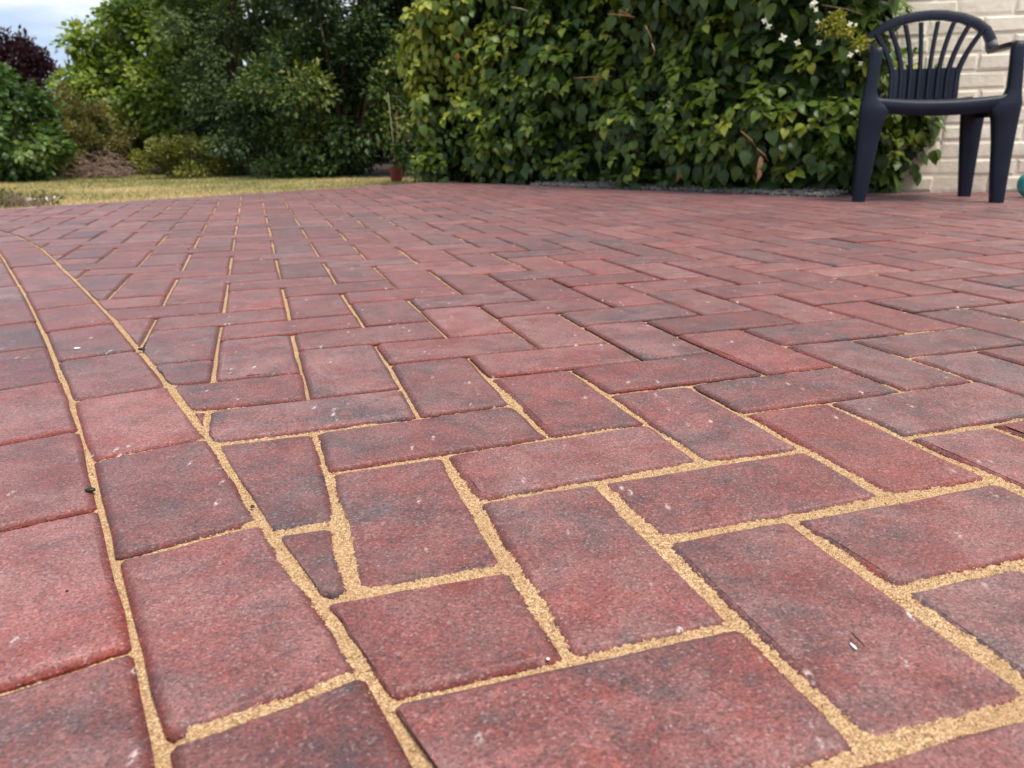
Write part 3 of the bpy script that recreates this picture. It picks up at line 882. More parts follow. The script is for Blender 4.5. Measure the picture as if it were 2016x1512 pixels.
def ellipsoid_clusters(blobs, n_cl, shell=0.55):
    """cluster centres spread through a set of ellipsoids (cx,cy,cz,rx,ry,rz)"""
    B = np.array(blobs, float); vol = B[:, 3] * B[:, 4] + B[:, 4] * B[:, 5] + B[:, 3] * B[:, 5]
    k = RNG.choice(len(B), n_cl, p=vol / vol.sum())
    d = RNG.normal(size=(n_cl, 3)); d /= np.linalg.norm(d, axis=1)[:, None]
    r = (shell + (1 - shell) * RNG.random(n_cl)) ** 0.8 * (1 + RNG.normal(0, 0.07, n_cl))
    return B[k, :3] + d * B[k, 3:] * r[:, None], d
def foliage(name, mat, parent, blobs, n_cl, per, cl_r, size, kind='small', droop=0.35, tone_mu=0.5, tone_sd=0.2, shell=0.5, zmin=0.0, upright=0.0, ellipse=1.0, clump=None):
    if clump:
        nk = max(6, n_cl // clump[0])
        C0, D0 = ellipsoid_clusters(blobs, nk, shell)
        kk = RNG.integers(0, nk, n_cl)
        o_ = RNG.normal(size=(n_cl, 3)); o_ /= np.linalg.norm(o_, axis=1)[:, None]
        o_ = o_ + D0[kk] * 0.5
        C = C0[kk] + o_ * clump[1] * (0.55 + 0.45 * RNG.random(n_cl))[:, None] * np.array([1, 1, 0.75]); D = D0[kk] * 0.5 + o_
        ctone = RNG.normal(tone_mu, tone_sd * 0.6, nk)[kk] + RNG.normal(0, tone_sd * 0.3, n_cl)
    else:
        C, D = ellipsoid_clusters(blobs, n_cl, shell)
        ctone = RNG.normal(tone_mu, tone_sd * 0.7, n_cl)
    k = np.repeat(np.arange(n_cl), per); n = len(k)
    g = RNG.normal(size=(n, 3)); g /= np.linalg.norm(g, axis=1)[:, None]
    rr = RNG.random(n) ** 0.5
    pos = C[k] + g * (cl_r * rr)[:, None] * np.array([1, 1, ellipse])
    out = D[k] * 0.6 + g
    tip = out + RNG.normal(0, 0.4, (n, 3)) + np.array([0, 0, upright - droop])
    nrm = D[k] * 0.5 + np.array([0, 0, 0.8]) + RNG.normal(0, 0.45, (n, 3))
    tone = np.clip(ctone[k] + RNG.normal(0, tone_sd * 0.6, n), 0, 1)
    ok = pos[:, 2] > zmin
    s = size * RNG.uniform(0.65, 1.25, n)
    return link(name, leaf_mesh(name, pos[ok], tip[ok], nrm[ok], s[ok], tone[ok], kind, mat), parent)

def limbs(m, base, tops, r0, seed=0):
    rnd = random.Random(seed)
    for tp in tops:
        p0, p1 = Vector(base), Vector(tp)
        mid = p0.lerp(p1, 0.5) + Vector((rnd.uniform(-.06, .06), rnd.uniform(-.06, .06), 0.05)) * (p1 - p0).length
        pts = [p0, p0.lerp(mid, 0.5) + Vector((rnd.uniform(-.02, .02), rnd.uniform(-.02, .02), 0)), mid, mid.lerp(p1, 0.55), p1]
        m.tube(pts, [r0, r0 * 0.8, r0 * 0.55, r0 * 0.38, r0 * 0.15], 6)

def plant(name, cat, label, loc, blobs, mat, n_cl, per, cl_r, size, kind='small', stems=5, r0=0.012, bark=None, trunk='stem', crown='foliage', group=None, seed=1, **kw):
    global RNG
    RNG = np.random.default_rng(seed * 101 + 5)
    root = empty(name, (0, 0, 0)); tag(root, label, cat, group)
    foliage(crown, mat, root, blobs, n_cl, per, cl_r, size, kind, **kw)
    m = MB(); rnd = random.Random(seed)
    tops = []
    for i in range(stems):
        b = blobs[i % len(blobs)]
        tops.append((b[0] + rnd.uniform(-.6, .6) * b[3], b[1] + rnd.uniform(-.6, .6) * b[4], b[2] + rnd.uniform(0.1, 0.75) * b[5]))
    limbs(m, loc, tops, r0, seed)
    m.obj(trunk, bark or M_BARK, root)
    return root

def at(u, v, d):
    """point at distance y=d seen at pixel (u,v)"""
    D = np.array(fwd) * F_PX + np.array(rt) * (u - 1008) - np.array(up) * (v - 756)
    return np.array([0, 0, CAM_H]) + D * (d / D[1])
def blob(u, v, d, ru, rv, rd):
    """ellipsoid by picture position, picture radii in px and depth radius in m"""
    c = at(u, v, d); s = d / F_PX * 1.02
    return (c[0], c[1], c[2], ru * s, rd, rv * s)
def foot_pt(u, d): c = at(u, 340, d); return (c[0], c[1], -0.03)

# ------------------------------------------------------------------ background planting
plant('purple_tree', 'tree', 'distant small tree with dark purple leaves', foot_pt(30, 14.0),
      [blob(20, 150, 14.0, 62, 52, 0.55), blob(78, 165, 14.0, 42, 40, 0.45), blob(-60, 140, 14.0, 60, 60, 0.6), blob(52, 124, 14.0, 36, 34, 0.35), blob(8, 112, 14.0, 30, 34, 0.35)] + [blob(u_, v_, 14.0, 5, 24, 0.06) for u_, v_ in ((10, 92), (24, 100), (46, 96), (52, 106), (60, 104), (70, 112), (80, 122), (2, 100), (34, 112), (90, 132))],
      M_PURP, 420, 22, 0.10, 0.075, stems=9, r0=0.05, trunk='trunk', crown='crown', upright=0.9, droop=0, shell=0.3, ellipse=1.9, seed=3)
plant('light_green_tree', 'tree', 'light green broad-leaved tree against the sky', foot_pt(270, 9.6),
      [blob(275, 125, 9.6, 80, 70, 0.6), blob(178, 126, 9.5, 44, 46, 0.3), blob(345, 60, 9.6, 95, 85, 0.65), blob(300, 190, 9.3, 120, 70, 0.6),
       blob(380, 170, 9.3, 70, 90, 0.5), blob(295, 30, 9.6, 40, 38, 0.3), blob(162, 190, 9.4, 46, 32, 0.3), blob(420, -30, 9.8, 120, 90, 0.7),
       blob(235, 240, 9.1, 80, 40, 0.35), blob(400, 250, 9.0, 60, 40, 0.4)],
      M_LIGHT, 1900, 18, 0.11, 0.062, 'broad', stems=11, r0=0.05, trunk='trunk', crown='crown', droop=0.4, tone_mu=0.58, tone_sd=0.38, shell=0.5, clump=(14, 0.22), seed=4)
plant('grey_green_shrub', 'shrub', 'tall grey-green evergreen left of the dark evergreen', foot_pt(480, 8.6),
      [blob(480, 90, 8.6, 100, 130, 0.7), blob(440, 10, 8.6, 95, 95, 0.6), blob(560, 20, 8.6, 110, 110, 0.7), blob(500, 220, 8.4, 110, 100, 0.6), blob(520, -120, 8.6, 130, 90, 0.7)],
      M_GREY, 1300, 34, 0.11, 0.046, 'small', stems=9, r0=0.04, trunk='trunk', crown='crown', tone_mu=0.46, tone_sd=0.34, shell=0.5, clump=(13, 0.20), seed=5)
plant('dark_evergreen', 'shrub', 'tall dark green evergreen shrub behind the red pot', foot_pt(690, 7.7),
      [blob(660, 90, 7.6, 120, 130, 0.75), blob(760, 80, 7.7, 110, 150, 0.7), blob(600, 210, 7.5, 100, 110, 0.55), blob(700, 230, 7.5, 115, 110, 0.6),
       blob(800, 200, 7.8, 90, 150, 0.6), blob(680, -80, 7.7, 160, 110, 0.8), blob(850, 20, 8.1, 110, 200, 0.7), blob(560, 300, 7.4, 80, 45, 0.35), blob(700, 310, 7.5, 120, 38, 0.5)],
      M_EVER, 1900, 32, 0.11, 0.052, 'small', stems=12, r0=0.035, trunk='trunk', crown='crown', tone_mu=0.46, tone_sd=0.36, shell=0.5, clump=(15, 0.19), seed=6)
plant('leafy_shrub', 'shrub', 'bright green large-leaved shrub at the lawn corner', foot_pt(15, 7.4),
      [blob(10, 275, 7.4, 62, 75, 0.35), blob(0, 205, 7.5, 46, 45, 0.3), blob(55, 305, 7.3, 40, 40, 0.25), blob(-60, 280, 7.4, 80, 85, 0.4), blob(45, 240, 7.5, 26, 30, 0.2)],
      M_FRESH, 330, 18, 0.085, 0.058, 'broad', stems=8, r0=0.012, droop=0.6, tone_mu=0.36, tone_sd=0.40, clump=(9, 0.16), seed=7)
plant('olive_shrub', 'shrub', 'olive-brown fine-leaved shrub above the dry twigs', foot_pt(150, 8.3),
      [blob(120, 285, 8.3, 62, 52, 0.4), blob(165, 258, 8.4, 48, 48, 0.35), blob(100, 238, 8.5, 45, 38, 0.3), blob(215, 262, 8.6, 42, 38, 0.3), blob(140, 222, 8.6, 34, 24, 0.25), blob(60, 262, 8.4, 40, 40, 0.3), blob(180, 300, 8.3, 50, 34, 0.3)],
      M_OLIVE, 560, 30, 0.07, 0.034, 'small', stems=14, r0=0.008, upright=0.5, droop=0, tone_mu=0.50, tone_sd=0.42, clump=(12, 0.13), seed=8)
plant('yellow_green_shrub', 'shrub', 'low yellow-green shrub at the far lawn edge', foot_pt(375, 7.75),
      [blob(360, 318, 7.7, 62, 34, 0.28), blob(420, 322, 7.7, 55, 28, 0.25), blob(318, 328, 7.65, 40, 20, 0.2), blob(385, 300, 7.75, 40, 22, 0.2)],
      M_YELG, 230, 26, 0.055, 0.034, 'small', stems=8, r0=0.006, tone_mu=0.5, tone_sd=0.36, upright=0.3, clump=(9, 0.09), seed=9)
plant('low_weed', 'plant', 'low green weeds right of the yellow-green shrub', foot_pt(530, 7.3),
      [blob(520, 332, 7.25, 45, 16, 0.16), blob(575, 328, 7.2, 40, 18, 0.16), blob(640, 335, 7.15, 40, 12, 0.14)],
      M_FRESH, 90, 18, 0.04, 0.032, 'small', stems=6, r0=0.004, tone_mu=0.3, tone_sd=0.25, seed=10)
plant('dark_hedge', 'hedge', 'dark hedge at the back behind the shrubs and trees', foot_pt(300, 12.0),
      [blob(200, 285, 12.0, 190, 80, 0.6), blob(480, 260, 12.0, 190, 115, 0.6), blob(760, 220, 12.0, 190, 150, 0.6), blob(-150, 280, 12, 200, 90, 0.6)],
      M_EVER, 1300, 24, 0.20, 0.10, 'small', stems=12, r0=0.03, tone_mu=0.3, tone_sd=0.2, shell=0.2, seed=11)

# dry twiggy heap
root = empty('dry_twig_heap', foot_pt(205, 7.95)); tag(root, 'heap of bare pinkish-brown dry twigs under the olive shrub', 'twigs')
m = MB(); rnd = random.Random(5)
for i in range(210):
    a, b = rnd.uniform(0, 6.28), rnd.uniform(0, 1)
    p0 = Vector((rnd.uniform(-.22, .22), rnd.uniform(-.15, .15), rnd.uniform(0, 0.24) * (1 - 0.7 * abs(rnd.uniform(-1, 1)))))
    L = rnd.uniform(0.08, 0.24)
    d = Vector((math.cos(a), math.sin(a) * 0.6, rnd.uniform(-0.15, 0.75))).normalized()
    p1 = p0 + d * L * 0.5; p2 = p0 + d * L + Vector((rnd.uniform(-.08, .08), rnd.uniform(-.06, .06), rnd.uniform(-.10, .05)))
    m.tube([p0, p1, p2], [0.0045, 0.0035, 0.0018], 4, False)
m.obj('twigs', M_TWIG, root)
# reddish dead clump at the lawn corner
root = empty('dry_clump', tuple(ground(25, 408, -0.03))); tag(root, 'withered brown plant clump at the left corner of the patio', 'plant')
m = MB(); rnd = random.Random(8)
for i in range(170):
    a = rnd.uniform(0, 6.28); r = rnd.uniform(0, 0.22)
    p0 = Vector((math.cos(a) * r, math.sin(a) * r * 0.5, 0)); L = rnd.uniform(0.03, 0.085)
    p2 = p0 + Vector((rnd.uniform(-.03, .03), rnd.uniform(-.03, .03), L))
    m.tube([p0, p0.lerp(p2, .5) + Vector((rnd.uniform(-.008, .008), 0, 0)), p2], [0.002, 0.0018, 0.0008], 4, False)
m.obj('stem', M_TWIG, root)
foliage('foliage', M_OLIVE, root, [(0, 0.02, 0.03, 0.24, 0.10, 0.045)], 40, 14, 0.03, 0.022, tone_mu=0.35)
# pale stones on the lawn edge
rnd = random.Random(21)
def stone(name, r, mat, parent=None, seed=0, flat=0.6):
    rr = random.Random(seed); m = MB(); rings = []
    for i in range(1, 6):
        th = math.pi * i / 6
        rings.append([Vector((r * math.sin(th) * math.cos(f) * rr.uniform(.85, 1.15), r * math.sin(th) * math.sin(f) * rr.uniform(.8, 1.1), -r * flat * math.cos(th) * rr.uniform(.9, 1.1))) for f in [2 * math.pi * k / 9 for k in range(9)]])
    m.loft(rings)
    return m.obj(name, mat, parent)
for i, (u, v, r, lab) in enumerate(((62, 398, 0.030, 'pale stone nearest the withered clump on the lawn edge'), (92, 397, 0.034, 'flat pale stone at the middle of the lawn edge stones'),
                               (112, 393, 0.024, 'small pale stone farthest from the withered clump'))):
    g = ground(u, v, -0.03)
    o = stone('stone', r, M_CONC, None, i, 0.45); o.location = (g[0], g[1], -0.02)
    tag(o, lab, 'stone', 'stones on the lawn edge')

# ------------------------------------------------------------------ red pot with canes
g = ground(781, 357, -0.03)
pot = empty('plant_pot', (g[0], g[1], -0.032)); tag(pot, 'small dark red plastic plant pot with two canes', 'pot')
def lathe(m, prof, n=24):
    m.loft([[Vector((r * math.cos(2 * math.pi * k / n), r * math.sin(2 * math.pi * k / n), z)) for k in range(n)] for r, z in prof], True)
S = g[1] / 1525 * 1.0
m = MB(); lathe(m, [(0.040, 0.0), (0.043, 0.01), (0.051, 0.085), (0.051, 0.0851), (0.056, 0.086), (0.057, 0.108), (0.053, 0.108), (0.047, 0.092)]); m.obj('pot_body', M_POT, pot, True, 35)
m = MB(); lathe(m, [(0.0475, 0.088), (0.046, 0.094), (0.02, 0.097)]); m.obj('compost', M_SOIL, pot)
m = MB(); m.tube([(0.0, 0.0, 0.05), (-0.012, 0.01, 0.30), (-0.032, 0.02, 0.66)], [0.0042, 0.0038, 0.003], 7); m.obj('cane', M_CANE, pot)
m = MB(); m.tube([(0.022, 0.0, 0.05), (0.026, 0.01, 0.28), (0.024, 0.02, 0.52)], [0.0034, 0.003, 0.0026], 7); m.obj('cane', M_CANE2, pot)
foliage('foliage', M_FRESH, pot, [(0.05, 0.01, 0.17, 0.045, 0.04, 0.06), (0.035, 0, 0.23, 0.03, 0.03, 0.045)], 26, 9, 0.02, 0.035, 'broad', tone_mu=0.35, tone_sd=0.2)

# ------------------------------------------------------------------ climbing shrub
RNG = np.random.default_rng(4242); random.seed(99)
climber = empty('climbing_shrub', (0.5, 4.8, 0)); tag(climber, 'dense leafy climber forming a tall green hedge along the patio', 'climber')
CO = np.array([0.5, 4.8, 0.0])
HS = spline([(-0.60, 5.58), (0.0, 5.16), (0.58, 4.62), (0.86, 4.24), (1.20, 3.86), (1.48, 3.70), (1.70, 3.78)], 0.01)
_ht = np.gradient(HS, axis=0); _ht /= np.linalg.norm(_ht, axis=1)[:, None]
HSN = np.stack([_ht[:, 1], -_ht[:, 0]], 1)                                   # towards the camera side
HL = len(HS) * 0.01
hp = lambda u: HS[np.clip((np.asarray(u) * 100).astype(int), 0, len(HS) - 1)] + np.minimum(np.asarray(u), 0)[:, None] * _ht[0]
hnm = lambda u: HSN[np.clip((np.asarray(u) * 100).astype(int), 0, len(HS) - 1)]
E0, hd, hn = HS[0], _ht[0], HSN[0]
def hedge_surface(u, z):
    """outward bulge of the leaf wall"""
    b = 0.30 * (vnoise(u * 2.2 + 3, z * 2.6, 21) - 0.5) + 0.16 * (vnoise(u * 5.0, z * 5.0, 22) - 0.5)
    b = b - 0.10 * np.clip((0.22 - z) / 0.22, 0, 1) + 0.05 * np.clip((z - 0.5) / 0.6, 0, 1)
    return b
ncl = 1000
cu = RNG.random(ncl) * (HL + 0.30) - 0.20; cz = 0.05 + RNG.random(ncl) ** 0.95 * 1.60
keep = (cu > -0.10 + 0.10 * (cz < 0.50) + 0.25 * np.clip((cz - 0.9) / 0.5, 0, 1)) & (cu < HL - 0.05)
cu, cz = cu[keep], cz[keep]
cb = hedge_surface(cu, cz) + RNG.uniform(-0.10, 0.07, len(cu))
C = np.c_[hp(cu) + hnm(cu) * cb[:, None], cz]
D = np.c_[hnm(cu), np.full(len(cu), 0.25)]
# rounded left end
ne = 190
th = RNG.random(ne) * 1.9; ez = 0.12 + RNG.random(ne) * 1.5
dd = hn[None] * np.cos(th)[:, None] - hd[None] * np.sin(th)[:, None]
ext = 0.17 + 0.10 * (vnoise(th * 2, ez * 3, 23) - 0.4) + 0.10 * np.clip((ez - 0.40) / 0.25, 0, 1) - 0.20 * np.clip((ez - 0.85) / 0.5, 0, 1)
cen = E0 - hn * 0.16 + hd * 0.10
C = np.vstack([C, np.c_[cen + dd * ext[:, None], ez]]); D = np.vstack([D, np.c_[dd, np.full(ne, 0.25)]])
# tail that creeps along the brick wall on the right
tail = [(1.86, 3.76, 0.36, 0.11), (1.95, 3.75, 0.42, 0.08), (1.78, 3.76, 0.22, 0.10), (1.77, 3.77, 0.56, 0.10), (1.68, 3.77, 0.78, 0.10), (1.64, 3.77, 1.02, 0.11), (1.90, 3.76, 0.50, 0.07), (1.64, 3.72, 0.35, 0.12), (1.60, 3.74, 0.7, 0.12), (1.74, 3.78, 0.08, 0.08)]
for (x, y, z, r) in tail:
    k = 9
    g = RNG.normal(size=(k, 3)); g /= np.linalg.norm(g, axis=1)[:, None]; g[:, 1] = -np.abs(g[:, 1])
    C = np.vstack([C, np.array([x, y, z]) + g * r * np.array([1, 0.25, 1])]); D = np.vstack([D, np.c_[g[:, 0] * 0.4, -np.ones(k), np.full(k, 0.3)]])
per = 16
k = np.repeat(np.arange(len(C)), per); n = len(k); j = np.tile(np.arange(per), len(C))
Dk = D[k] / np.linalg.norm(D[k], axis=1)[:, None]
# whorls: young leaves radiate round the shoot tip, older ones hang below and behind it
axis = Dk * 0.85 + np.array([0, 0, 0.55]) + RNG.normal(0, 0.22, (len(C), 3))[k]
axis /= np.linalg.norm(axis, axis=1)[:, None]
e1 = np.cross(axis, np.array([0.3, 0.2, 1.0])); e1 /= np.linalg.norm(e1, axis=1)[:, None]
e2 = np.cross(axis, e1)
az = j * 2.4 + RNG.normal(0, 0.35, n) + (RNG.random(len(C)) * 6.28)[k]
radial = e1 * np.cos(az)[:, None] + e2 * np.sin(az)[:, None]
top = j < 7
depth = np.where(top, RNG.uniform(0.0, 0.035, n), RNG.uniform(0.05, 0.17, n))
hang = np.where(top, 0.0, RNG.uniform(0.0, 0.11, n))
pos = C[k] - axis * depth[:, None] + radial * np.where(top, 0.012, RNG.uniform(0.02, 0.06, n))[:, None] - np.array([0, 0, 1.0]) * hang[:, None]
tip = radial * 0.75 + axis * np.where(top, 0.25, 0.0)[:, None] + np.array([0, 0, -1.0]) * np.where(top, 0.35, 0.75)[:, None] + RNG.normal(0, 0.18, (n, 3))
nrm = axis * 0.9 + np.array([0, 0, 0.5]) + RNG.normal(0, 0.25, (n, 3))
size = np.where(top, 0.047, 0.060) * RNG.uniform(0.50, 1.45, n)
near = np.concatenate([np.argmin(((pos[i:i + 3000, None, :2] - HS[None, ::4]) ** 2).sum(2), 1) for i in range(0, n, 3000)]) * 4
along = near * 0.01 + np.where(near == 0, np.minimum((pos[:, :2] - E0) @ hd, 0), 0)
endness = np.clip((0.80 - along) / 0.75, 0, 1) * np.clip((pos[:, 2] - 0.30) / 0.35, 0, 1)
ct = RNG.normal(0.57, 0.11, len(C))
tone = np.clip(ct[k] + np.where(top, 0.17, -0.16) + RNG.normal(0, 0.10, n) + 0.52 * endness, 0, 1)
ok = pos[:, 2] > 0.015
pos, tip, nrm, size, tone, Dk = pos[ok], tip[ok], nrm[ok], size[ok], tone[ok], Dk[ok]
# the 300 leaves that show largest are parts of their own, the rest one mass
px = project(pos)
vis = (px[:, 0] > 790) & (px[:, 0] < 1840) & (px[:, 1] > 5) & (px[:, 1] < 380)
outness = (((pos[:, :2] - HS[near[ok]]) * HSN[near[ok]]).sum(1) - hedge_surface(along[ok], pos[:, 2])) * 6
score = size / np.linalg.norm(pos, axis=1) * (1 + np.clip(outness, -0.5, 1.0)) * vis
order = np.argsort(-score)
sel, rest = order[:300], order[300:]
leaf_meshes = []
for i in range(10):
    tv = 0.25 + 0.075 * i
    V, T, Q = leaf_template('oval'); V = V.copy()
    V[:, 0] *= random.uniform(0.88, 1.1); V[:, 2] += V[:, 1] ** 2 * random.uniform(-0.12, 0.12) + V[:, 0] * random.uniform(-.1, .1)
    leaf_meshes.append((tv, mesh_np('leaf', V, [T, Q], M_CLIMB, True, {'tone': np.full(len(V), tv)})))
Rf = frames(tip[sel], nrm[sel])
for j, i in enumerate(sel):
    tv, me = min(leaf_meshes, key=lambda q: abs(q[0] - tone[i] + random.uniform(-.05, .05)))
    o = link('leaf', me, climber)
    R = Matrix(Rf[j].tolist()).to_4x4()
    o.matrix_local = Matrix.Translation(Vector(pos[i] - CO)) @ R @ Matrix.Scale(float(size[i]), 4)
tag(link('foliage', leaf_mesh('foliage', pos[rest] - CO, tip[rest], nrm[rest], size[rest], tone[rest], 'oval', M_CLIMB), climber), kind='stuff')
# inner leaves; shade of the gaps is put into their very dark tone
n = 14000
u = RNG.random(n) * (HL + 0.15) - 0.08; dep = (-0.08 - RNG.random(n) * 0.36) * np.where(u > HL - 0.75, 0.42, 1.0); z = 0.03 + RNG.random(n) * 1.60
pos2 = np.c_[hp(u) + hnm(u) * dep[:, None], z]
inwall = ((pos2[:, :2] - WP) @ W_n > -0.02) & (pos2[:, 0] > 1.2)
pos2 = pos2[~inwall]; n = len(pos2)
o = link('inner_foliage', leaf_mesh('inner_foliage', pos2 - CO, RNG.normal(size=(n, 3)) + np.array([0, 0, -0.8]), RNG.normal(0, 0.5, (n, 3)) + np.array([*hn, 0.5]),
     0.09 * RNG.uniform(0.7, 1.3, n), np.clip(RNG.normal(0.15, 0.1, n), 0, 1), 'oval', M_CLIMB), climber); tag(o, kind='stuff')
# woody stems
rnd = random.Random(31)
for i in range(15):
    uu = 0.22 + (HL - 0.3) * (i + 0.5) / 15 + rnd.uniform(-.05, .05); p = hp([uu])[0] - hnm([uu])[0] * rnd.uniform(0.22, 0.34)
    pts = [Vector((p[0], p[1], -0.02))]
    for j in range(5):
        l = pts[-1]; pts.append(l + Vector((rnd.uniform(-.05, .09), rnd.uniform(-.03, .09), rnd.uniform(0.20, 0.33))))
    m = MB(); m.tube([q - Vector(CO) for q in pts], [0.013, 0.011, 0.010, 0.008, 0.006, 0.003], 6); m.obj('stem', M_BARK, climber)
def twig(u0, v0, u1, v1, d, r=0.004, mat=None, sag=0.0):
    r *= 0.72
    a, b = at(u0, v0, d), at(u1, v1, d)
    mid = (a + b) / 2 + np.array([0.004, -0.02, sag])
    m = MB(); m.tube([Vector(a - CO), Vector(mid - CO), Vector(b - CO)], [r, r * 0.9, r * 0.6], 6); m.obj('stem', mat or M_STEM, climber)
twig(1196, 28, 1250, 34, 4.13, 0.005); twig(1218, 20, 1248, 38, 4.15, 0.004); twig(1270, 50, 1286, 96, 4.08, 0.005)
twig(1284, 86, 1287, 112, 4.06, 0.004, M_CANE); twig(1130, 154, 1205, 150, 4.28, 0.004); twig(1458, 258, 1490, 292, 3.62, 0.005)
twig(1490, 292, 1512, 318, 3.60, 0.004); twig(1006, 14, 1040, 22, 4.65, 0.004, M_CANE); twig(1618, 10, 1702, 30, 3.55, 0.005, M_BARK)
# dead hanging leaves
for (u0, v0, d, s, tv) in ((1497, 308, 3.58, 0.075, 0.7), (1495, 333, 3.57, 0.06, 0.5), (1172, 150, 4.3, 0.05, 0.2), (900, 105, 4.95, 0.05, 0.2), (1335, 340, 3.98, 0.05, 0.1)):
    p = at(u0, v0, d)[None]
    link('dead_leaf', leaf_mesh('dead_leaf', p - CO, np.array([[0.05, -0.1, -1.0]]), np.array([[0.7, -0.6, 0.2]]), np.array([s]), np.array([tv]), 'oval', M_DEAD), climber)
# cream bracts and a yellowish flower head near the wall
for (u0, v0, s) in ((1505, 41, 0.030), (1513, 52, 0.034), (1541, 74, 0.042), (1570, 84, 0.034), (1612, 84, 0.032), (1603, 5, 0.034), (1598, 11, 0.026), (1606, 19, 0.026),
                    (1610, 43, 0.022), (1674, 108, 0.030), (1687, 100, 0.020), (1694, 125, 0.026), (1673, 47, 0.026), (1685, 49, 0.018)):
    d = 3.68 - (u0 - 1505) / 190 * 0.24
    p = at(u0, v0, d); nn = 4
    a = np.arange(nn) * 1.57 + RNG.random() * 3
    ex = np.stack([np.cos(a), np.full(nn, -0.25), np.sin(a)], 1)
    me = leaf_mesh('bract', np.repeat((p - CO)[None], nn, 0), ex, np.repeat(np.array([[0.1, -0.9, 0.5]]), nn, 0) + RNG.normal(0, 0.2, (nn, 3)), np.full(nn, s * 0.46), RNG.random(nn), 'broad', M_PETAL)
    link('flower', me, climber)
for (u0, v0, d, r) in ((1636, 54, 3.52, 0.050), (1660, 60, 3.51, 0.038), (1692, 88, 3.48, 0.034), (1648, 34, 3.53, 0.022)):
    p = at(u0, v0, d) - CO
    foliage('flower_head', M_HEAD, climber, [(p[0], p[1], p[2], r, r * 0.6, r * 0.6)], 26, 9, 0.016, 0.016, tone_mu=0.55, tone_sd=0.3, zmin=-9)

# ------------------------------------------------------------------ navy plastic garden chair
FL, FR = ground(1692, 398), ground(1957, 398)
cmid = (FL + FR) / 2
CH_YAW = math.atan2(FR[1] - FL[1], FR[0] - FL[0]) * 1.42
yv = np.array([-math.sin(CH_YAW), math.cos(CH_YAW)])
corg = cmid[:2] + yv * 0.195
chair = empty('garden_chair', (corg[0], corg[1], 0.0), CH_YAW)
chair.scale = (0.915, 0.915, 0.915)
tag(chair, 'dark navy plastic garden armchair with a slatted fan back by the white wall', 'chair')
def rrect(cx, cy, z, w, d, n=(0, 0, 1), r=0.35):
    """rounded rectangle ring in a horizontal plane"""
    hw, hd_ = w / 2, d / 2; rr = min(hw, hd_) * r * 2
    out = []
    for (sx_, sy_, a0) in ((1, 1, 0), (-1, 1, 90), (-1, -1, 180), (1, -1, 270)):
        for a in (0, 45, 90):
            t = rad(a0 + a)
            out.append(Vector((cx + sx_ * (hw - rr) + rr * math.cos(t), cy + sy_ * (hd_ - rr) + rr * math.sin(t), z)))
    return out
for s in (-1, 1):
    m = MB()
    # outer edge nearly straight, inner edge tapers: (z, outer x, width, y, depth)
    prof = [(0.0, 0.302, 0.050, -0.210, 0.055), (0.012, 0.303, 0.052, -0.210, 0.056), (0.12, 0.304, 0.066, -0.206, 0.062), (0.25, 0.306, 0.080, -0.200, 0.066), (0.345, 0.309, 0.098, -0.197, 0.074),
            (0.385, 0.311, 0.118, -0.196, 0.080), (0.410, 0.312, 0.104, -0.195, 0.078), (0.440, 0.306, 0.062, -0.193, 0.070), (0.47, 0.303, 0.050, -0.191, 0.064), (0.56, 0.297, 0.047, -0.187, 0.058), (0.622, 0.292, 0.046, -0.184, 0.054), (0.642, 0.290, 0.042, -0.183, 0.048), (0.650, 0.286, 0.030, -0.182, 0.036)]
    m.loft([rrect(s * (ox - w / 2), y, z, w, d, r=0.22) for z, ox, w, y, d in prof])
    leg = m.obj('front_leg', M_CHAIR, chair, True, 50)
    m = MB()
    prof = [(0.0, 0.266, 0.050, 0.165, 0.05), (0.012, 0.266, 0.052, 0.165, 0.05), (0.15, 0.266, 0.068, 0.162, 0.056), (0.30, 0.266, 0.086, 0.156, 0.06), (0.41, 0.268, 0.100, 0.150, 0.06)]
    m.loft([rrect(s * (ox - w / 2), y, z, w, d, r=0.2) for z, ox, w, y, d in prof])
    m.obj('rear_leg', M_CHAIR, chair, True, 50)
    # arm: the arch band twists forward and runs flat to the post top
    m = MB(); rings = []
    BY = lambda z: 0.165 + (z - 0.43) * 0.17
    for O_, I_, T_ in (((.2839, BY(.704) - .006, .704), (.2444, BY(.684) - .006, .684), (0, .028, 0)), ((.2905, .199, .679), (.2465, .188, .658), (0, .022, -.010)),
                       ((.2940, .172, .663), (.2455, .152, .649), (0, .010, -.018)), ((.2955, .10, .657), (.2435, .085, .652), (0, 0, -.020)), ((.2940, -.04, .655), (.2420, -.04, .653), (0, 0, -.020)),
                       ((.2910, -.15, .652), (.2460, -.15, .651), (0, 0, -.020)), ((.2880, -.200, .640), (.2500, -.200, .640), (0, .004, -.018))):
        O_, I_, T_ = Vector(O_), Vector(I_), Vector(T_)
        up_ = -T_.normalized() * 0.006
        q_ = [O_, O_.lerp(I_, .5) + up_, I_, I_ + T_, O_ + T_]
        rings.append([Vector((s * p.x, p.y, p.z)) for p in q_])
    m.loft(rings); m.obj('armrest', M_CHAIR, chair, True, 50)
